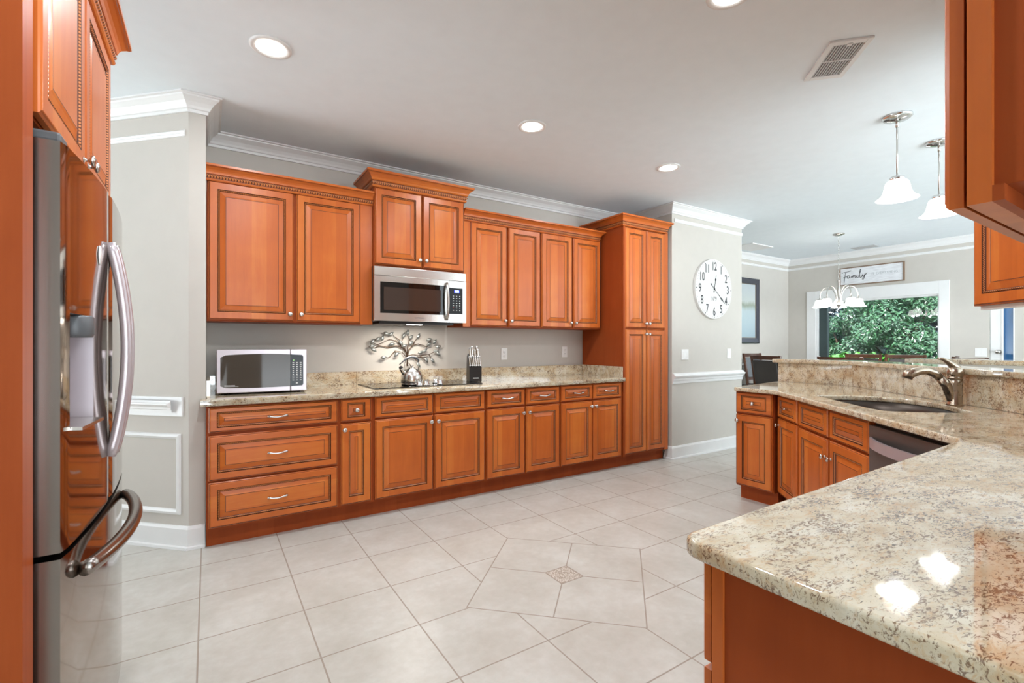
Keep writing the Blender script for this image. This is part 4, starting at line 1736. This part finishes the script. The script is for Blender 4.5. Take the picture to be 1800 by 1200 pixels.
# (x, y, heading the sitter faces in degrees, label)
chairs = [(6.80, 4.00, 283, 'dark dining chair whose leather back catches blue light, nearest the clock wall'),
          (6.33, 3.30, 345, 'dark leather dining chair seen from behind at the left end of the bar'),
          (7.40, 4.06, 268, 'partly hidden dining chair behind the leftmost blue-lit chair'),
          (6.42, 2.55, 0, 'dining chair showing only a sliver above the bar, left of the window'),
          (8.02, 3.13, 180, 'dining chair with wooden top rail before the left half of the window'),
          (8.02, 2.62, 180, 'dining chair with wooden top rail before the right half of the window'),
          (7.52, 2.18, 100, 'dining chair with pale-lit back at the right end of the window'),
          (6.92, 1.85, 75, 'dining chair low behind the bar, left of the window casing')]
proto = make_chair()
for i, (x, y, hd, lab) in enumerate(chairs):
    c = proto if i == 0 else copy_tree(proto)
    c.location = (x, y, 0)
    c.rotation_euler = (0, 0, R(hd + 90))
    c['label'] = lab
    c['group'] = 'dining chairs around the table'

# ================================================================== LIGHTS
def add_light(kind, name, loc, energy, size, parent=None, rot=(0, 0, 0), col=(.92, .98, 1.04), spot=None):
    l = bpy.data.lights.new(name, kind)
    l.energy = energy
    l.color = col
    if kind == 'AREA':
        l.shape = 'DISK'
        l.size = size
    else:
        l.shadow_soft_size = size
    o = bpy.data.objects.new(name, l)
    COL.objects.link(o)
    o.location = loc
    o.rotation_euler = rot
    if parent:
        o.parent = parent
    return o


for x, y, lab in ((.268, 2.687, 'round recessed ceiling light nearest the refrigerator'), (1.89, 2.685, 'round recessed ceiling light above the raised cabinet, middle of the row'), (3.312, 2.678, 'round recessed ceiling light nearest the pantry'),
                  (1.89, 1.205, 'round recessed ceiling light cut off by the top of the photo'),
                  (.268, 1.205, 'round recessed ceiling light added unseen in front of the refrigerator, above the frame')):  # last one added out of view to brighten cabinets and backsplash
    t = thing('recessed_light', lab, 'ceiling light', (x, y, H), 0, 'recessed ceiling lights')
    mb = MB()
    mb.lathe([(.098, -.0005), (.097, -.006), (.088, -.009), (.070, -.006), (.069, -.0005)], M['trim'], 36)
    mb.build('trim_ring', t)
    mb = MB()
    mb.lathe([(0, -.004), (.069, -.004), (.069, -.001)], M['lamp'], 32)
    mb.build('lens', t)
    add_light('AREA', 'downlight_beam', (0, 0, -.012), 8 if y > 2 else 12, .13, t)


def bell(R_, h_, m):
    """frosted bell shade hanging from z=0 down to -h_"""
    mb = MB()
    outer = [(.30, 0), (.42, -.03), (.52, -.12), (.58, -.30), (.62, -.52), (.70, -.74), (.84, -.90), (1.0, -1.0)]
    pr = [(a * R_, b * h_) for a, b in outer]
    inner = [(max(a * R_ - .004, .001), b * h_ + .002) for a, b in outer][::-1]
    mb.lathe(pr + inner, m, 32)
    return mb


for x, y, lab in ((3.845, 1.257, 'whole bell-shaped pendant lamp on a nickel rod above the sink bar'), (4.59, 1.245, 'bell-shaped pendant lamp half hidden by the close wall cabinet')):
    t = thing('pendant_lamp', lab, 'pendant lamp', (x, y, H), 0, 'pendant lamps over the bar')
    mb = MB()
    mb.lathe([(0, 0), (.083, 0), (.083, -.010), (.072, -.020), (.03, -.028), (.010, -.032), (0, -.032)], M['chrome'], 32)
    mb.build('canopy', t)
    mb = MB()
    mb.tube([(0, 0, -.032), (0, 0, -.075)], .0085, M['nickel'], 10)
    mb.tube([(0, 0, -.07), (0, 0, -.40)], .0052, M['nickel'], 10)
    mb.build('rod', t)
    mb = MB()
    mb.lathe([(0, -.395), (.03, -.398), (.042, -.406), (.042, -.422), (.036, -.430), (0, -.430)], M['chrome'], 24)
    mb.build('collar', t)
    b_ = bell(.117, .125, M['shade']).build('lamp_shade', t, (0, 0, -.424))
    mb = MB()
    mb.lathe([(0, 0), (.015, -.004), (.017, -.03), (.030, -.055), (.032, -.07), (.022, -.088), (0, -.095)], M['bulb'], 18, Matrix.Translation((0, 0, -.4305)))
    mb.build('bulb', b_, (0, 0, .424))
    add_light('POINT', 'pendant_glow', (0, 0, -.56), 1.6, .04, t)

CH = thing('chandelier', 'five-arm nickel chandelier with white bell shades before the dining window', 'chandelier', (7.27, 3.03, H))
mb = MB()
mb.lathe([(0, 0), (.07, 0), (.07, -.012), (.04, -.026), (0, -.03)], M['nickel'], 24)
mb.build('canopy', CH)
mb = MB()
nl = 18
for k in range(nl):
    z = -.03 - k * .033
    pts = []
    for j in range(13):
        a = 2 * math.pi * j / 12
        dx, dz = .008 * math.cos(a), .021 * math.sin(a)
        pts.append((dx, 0, z - .017 + dz) if k % 2 == 0 else (0, dx, z - .017 + dz))
    mb.tube(pts, .0022, M['nickel'], 5, caps=False)
mb.build('chain', CH)
mb = MB()
mb.lathe([(0, -.62), (.012, -.625), (.014, -.64), (.009, -.66), (.012, -.72), (.020, -.78), (.014, -.84), (.022, -.92), (.036, -.965), (.03, -.985), (.012, -1.0), (.016, -1.015), (0, -1.03)], M['nickel'], 20)
mb.build('column', CH)
for k in range(5):
    a = 2 * math.pi * (k + .32) / 5
    ca, sa = math.cos(a), math.sin(a)
    mb = MB()
    pts = []
    for j in range(15):
        t_ = j / 14
        r_ = .025 + .205 * (1 - math.cos(math.pi * t_)) / 2
        z = -.955 + .20 * math.sin(math.pi * min(1, t_ * 1.0)) ** .8 + .07 * t_
        pts.append((r_ * ca, r_ * sa, z))
    mb.tube(pts, .007, M['nickel'], 8)
    arm = mb.build('arm', CH)
    mb = MB()
    mb.lathe([(0, 0), (.026, -.002), (.034, -.012), (.030, -.02), (0, -.02)], M['nickel'], 16, Matrix.Translation((.23 * ca, .23 * sa, -.880)))
    mb.build('shade_holder', arm)
    bell(.095, .105, M['chandelier_shade']).build('lamp_shade', arm, (.23 * ca, .23 * sa, -.895))
    add_light('POINT', 'chandelier_glow', (.23 * ca, .23 * sa, -1.005), 4.5, .025, CH)

# vents
VT = thing('ceiling_vent', 'white rectangular ceiling vent with two grey grilles, set at an angle', 'vent', (2.803, 1.178, H), R(44))
mb = MB()
for x0, x1, y0, y1 in ((-.178, .178, -.097, -.071), (-.178, .178, .071, .097), (-.178, -.146, -.071, .071), (.146, .178, -.071, .071)):
    mb.box(x0, x1, y0, y1, -.012, -.0005, M['trim'], .002)
mb.box(-.003, .003, -.071, .071, -.011, -.0005, M['trim'])
mb.build('frame', VT)
for x0, x1 in ((-.146, -.003), (.003, .146)):
    mb = MB()
    mb.box(x0, x1, -.071, .071, -.004, -.0005, M['greymark'])
    for k in range(11):
        yy = -.066 + k * .0132
        mb.box(x0, x1, yy - .0035, yy + .0035, -.008, -.004, M['dim'])
    mb.build('grille', VT)
mb = MB()
mb.box(-.158, -.140, -.012, .012, -.018, -.012, M['trim'], .002)
mb.build('latch', VT)
t = thing('ceiling_vent', 'white square ceiling vent in the dining room beside the clock wall', 'vent', (7.10, 4.16, H))
mb = MB()
mb.box(-.28, .28, -.18, .18, -.014, -.0005, M['trim'], .004)
mb.build('frame', t)
t = thing('ceiling_vent', 'small grey slotted vent on the dining ceiling near the far wall', 'vent', (8.60, 3.22, H))
mb = MB()
mb.box(-.09, .09, -.16, .16, -.010, -.0005, M['dim'], .002)
mb.build('frame', t)

# ================================================================== OUTDOORS
mb = MB()
mb.box(9.3, 40, -25, 35, -.45, -.35, M['lawn'])
o = mb.build('lawn')
o['kind'] = 'structure'


def foliage(name, label, cat, x, y, blobs, nleaf, size, mat, group, trunk=True, gz=-.35):
    t = thing(name, label, cat, (x, y, gz), 0, group)
    vs, fs = [], []
    wsum = sum(b[3] ** 2 for b in blobs)
    for bx, by, bz, br_ in blobs:
        n = int(nleaf * br_ ** 2 / wsum)
        for _ in range(n):
            d = Vector((random.gauss(0, 1), random.gauss(0, 1), random.gauss(0, 1))).normalized()
            rr = br_ * (.72 + .33 * random.random())
            p = Vector((bx, by, bz)) + d * rr
            if p.z < .03:
                continue
            nrm = (d + Vector((random.uniform(-.8, .8), random.uniform(-.8, .8), random.uniform(-.2, 1.0)))).normalized()
            a = nrm.cross(Vector((random.uniform(-1, 1), random.uniform(-1, 1), random.uniform(-1, 1)))).normalized()
            b = nrm.cross(a)
            s_ = size * random.uniform(.7, 1.3)
            k = len(vs)
            vs += [p - a * s_, p + b * s_ * .42 + nrm * s_ * .12, p + a * s_ - nrm * s_ * .1, p - b * s_ * .42 + nrm * s_ * .12]
            fs += [(k, k + 1, k + 2), (k, k + 2, k + 3)]
    mb = MB()
    mb.add(vs, fs, mat, False)
    mb.build('leaves', t, recalc=False)
    if trunk:
        mb = MB()
        top = max(b[2] for b in blobs)
        mb.tube([(0, 0, 0), (.05, .03, top * .4), (0, .05, top * .8)], [.09, .07, .03], M['bark'], 8)
        for bx, by, bz, br_ in blobs[:5]:
            mb.tube([(.03, .03, top * .3), (bx * .5, by * .5, bz * .75), (bx, by, bz)], [.05, .03, .012], M['bark'], 6)
        mb.build('trunk', t)
    return t


def blobs(n, rx, ry, z0, z1, r0, r1):
    return [(random.uniform(-rx, rx), random.uniform(-ry, ry), random.uniform(z0, z1), random.uniform(r0, r1)) for _ in range(n)]


g = 'trees outside the dining window'
foliage('broadleaf_tree', 'glossy broadleaf tree filling the right half of the dining window', 'tree', 13.6, 4.5, blobs(24, 1.0, 1.1, .5, 3.4, .28, .5), 22000, .048, M['leaf_magnolia'], g)
foliage('broadleaf_tree', 'pale glossy broadleaf tree in the middle of the dining window', 'tree', 13.0, 5.3, blobs(17, .8, .7, .4, 2.1, .22, .42), 14000, .042, M['leaf_magnolia'], g)
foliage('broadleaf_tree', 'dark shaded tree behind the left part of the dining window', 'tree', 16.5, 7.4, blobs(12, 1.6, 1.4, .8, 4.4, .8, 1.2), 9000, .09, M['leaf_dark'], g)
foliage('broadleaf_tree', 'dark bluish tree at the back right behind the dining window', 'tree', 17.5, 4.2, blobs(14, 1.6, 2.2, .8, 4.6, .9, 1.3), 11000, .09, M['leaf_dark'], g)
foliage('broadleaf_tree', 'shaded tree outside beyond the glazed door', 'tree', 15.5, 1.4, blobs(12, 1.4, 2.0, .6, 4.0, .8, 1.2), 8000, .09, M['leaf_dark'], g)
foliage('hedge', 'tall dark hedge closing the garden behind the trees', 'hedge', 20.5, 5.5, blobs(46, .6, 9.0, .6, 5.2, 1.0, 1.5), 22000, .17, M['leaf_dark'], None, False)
for x, y, lab in ((11.4, 5.05, 'bright green fern at the lower left of the dining window'), (11.5, 4.45, 'bright green fern low in the middle of the dining window')):
    t = thing('fern', lab, 'plant', (x, y, -.35), 0, 'ferns under the dining window')
    vs, fs = [], []
    for k in range(46):
        a = random.uniform(0, 2 * math.pi)
        ln = random.uniform(.5, .8)
        hz = random.uniform(1.25, 1.62)
        prev = None
        for j in range(9):
            t_ = j / 8
            p = Vector((math.cos(a) * ln * t_, math.sin(a) * ln * t_, hz * math.sin(min(1, t_ * 1.25) * math.pi / 2) - .35 * t_ * t_ + .02))
            w_ = .05 * math.sin(math.pi * (t_ * .9 + .08)) + .004
            sd = Vector((-math.sin(a), math.cos(a), 0)) * w_
            vs += [p - sd, p + Vector((0, 0, .012)), p + sd]
            if j:
                b = len(vs) - 6
                fs += [(b, b + 1, b + 4, b + 3), (b + 1, b + 2, b + 5, b + 4)]
    mb = MB()
    mb.add(vs, fs, M['leaf_fern'])
    mb.build('fronds', t, recalc=False)
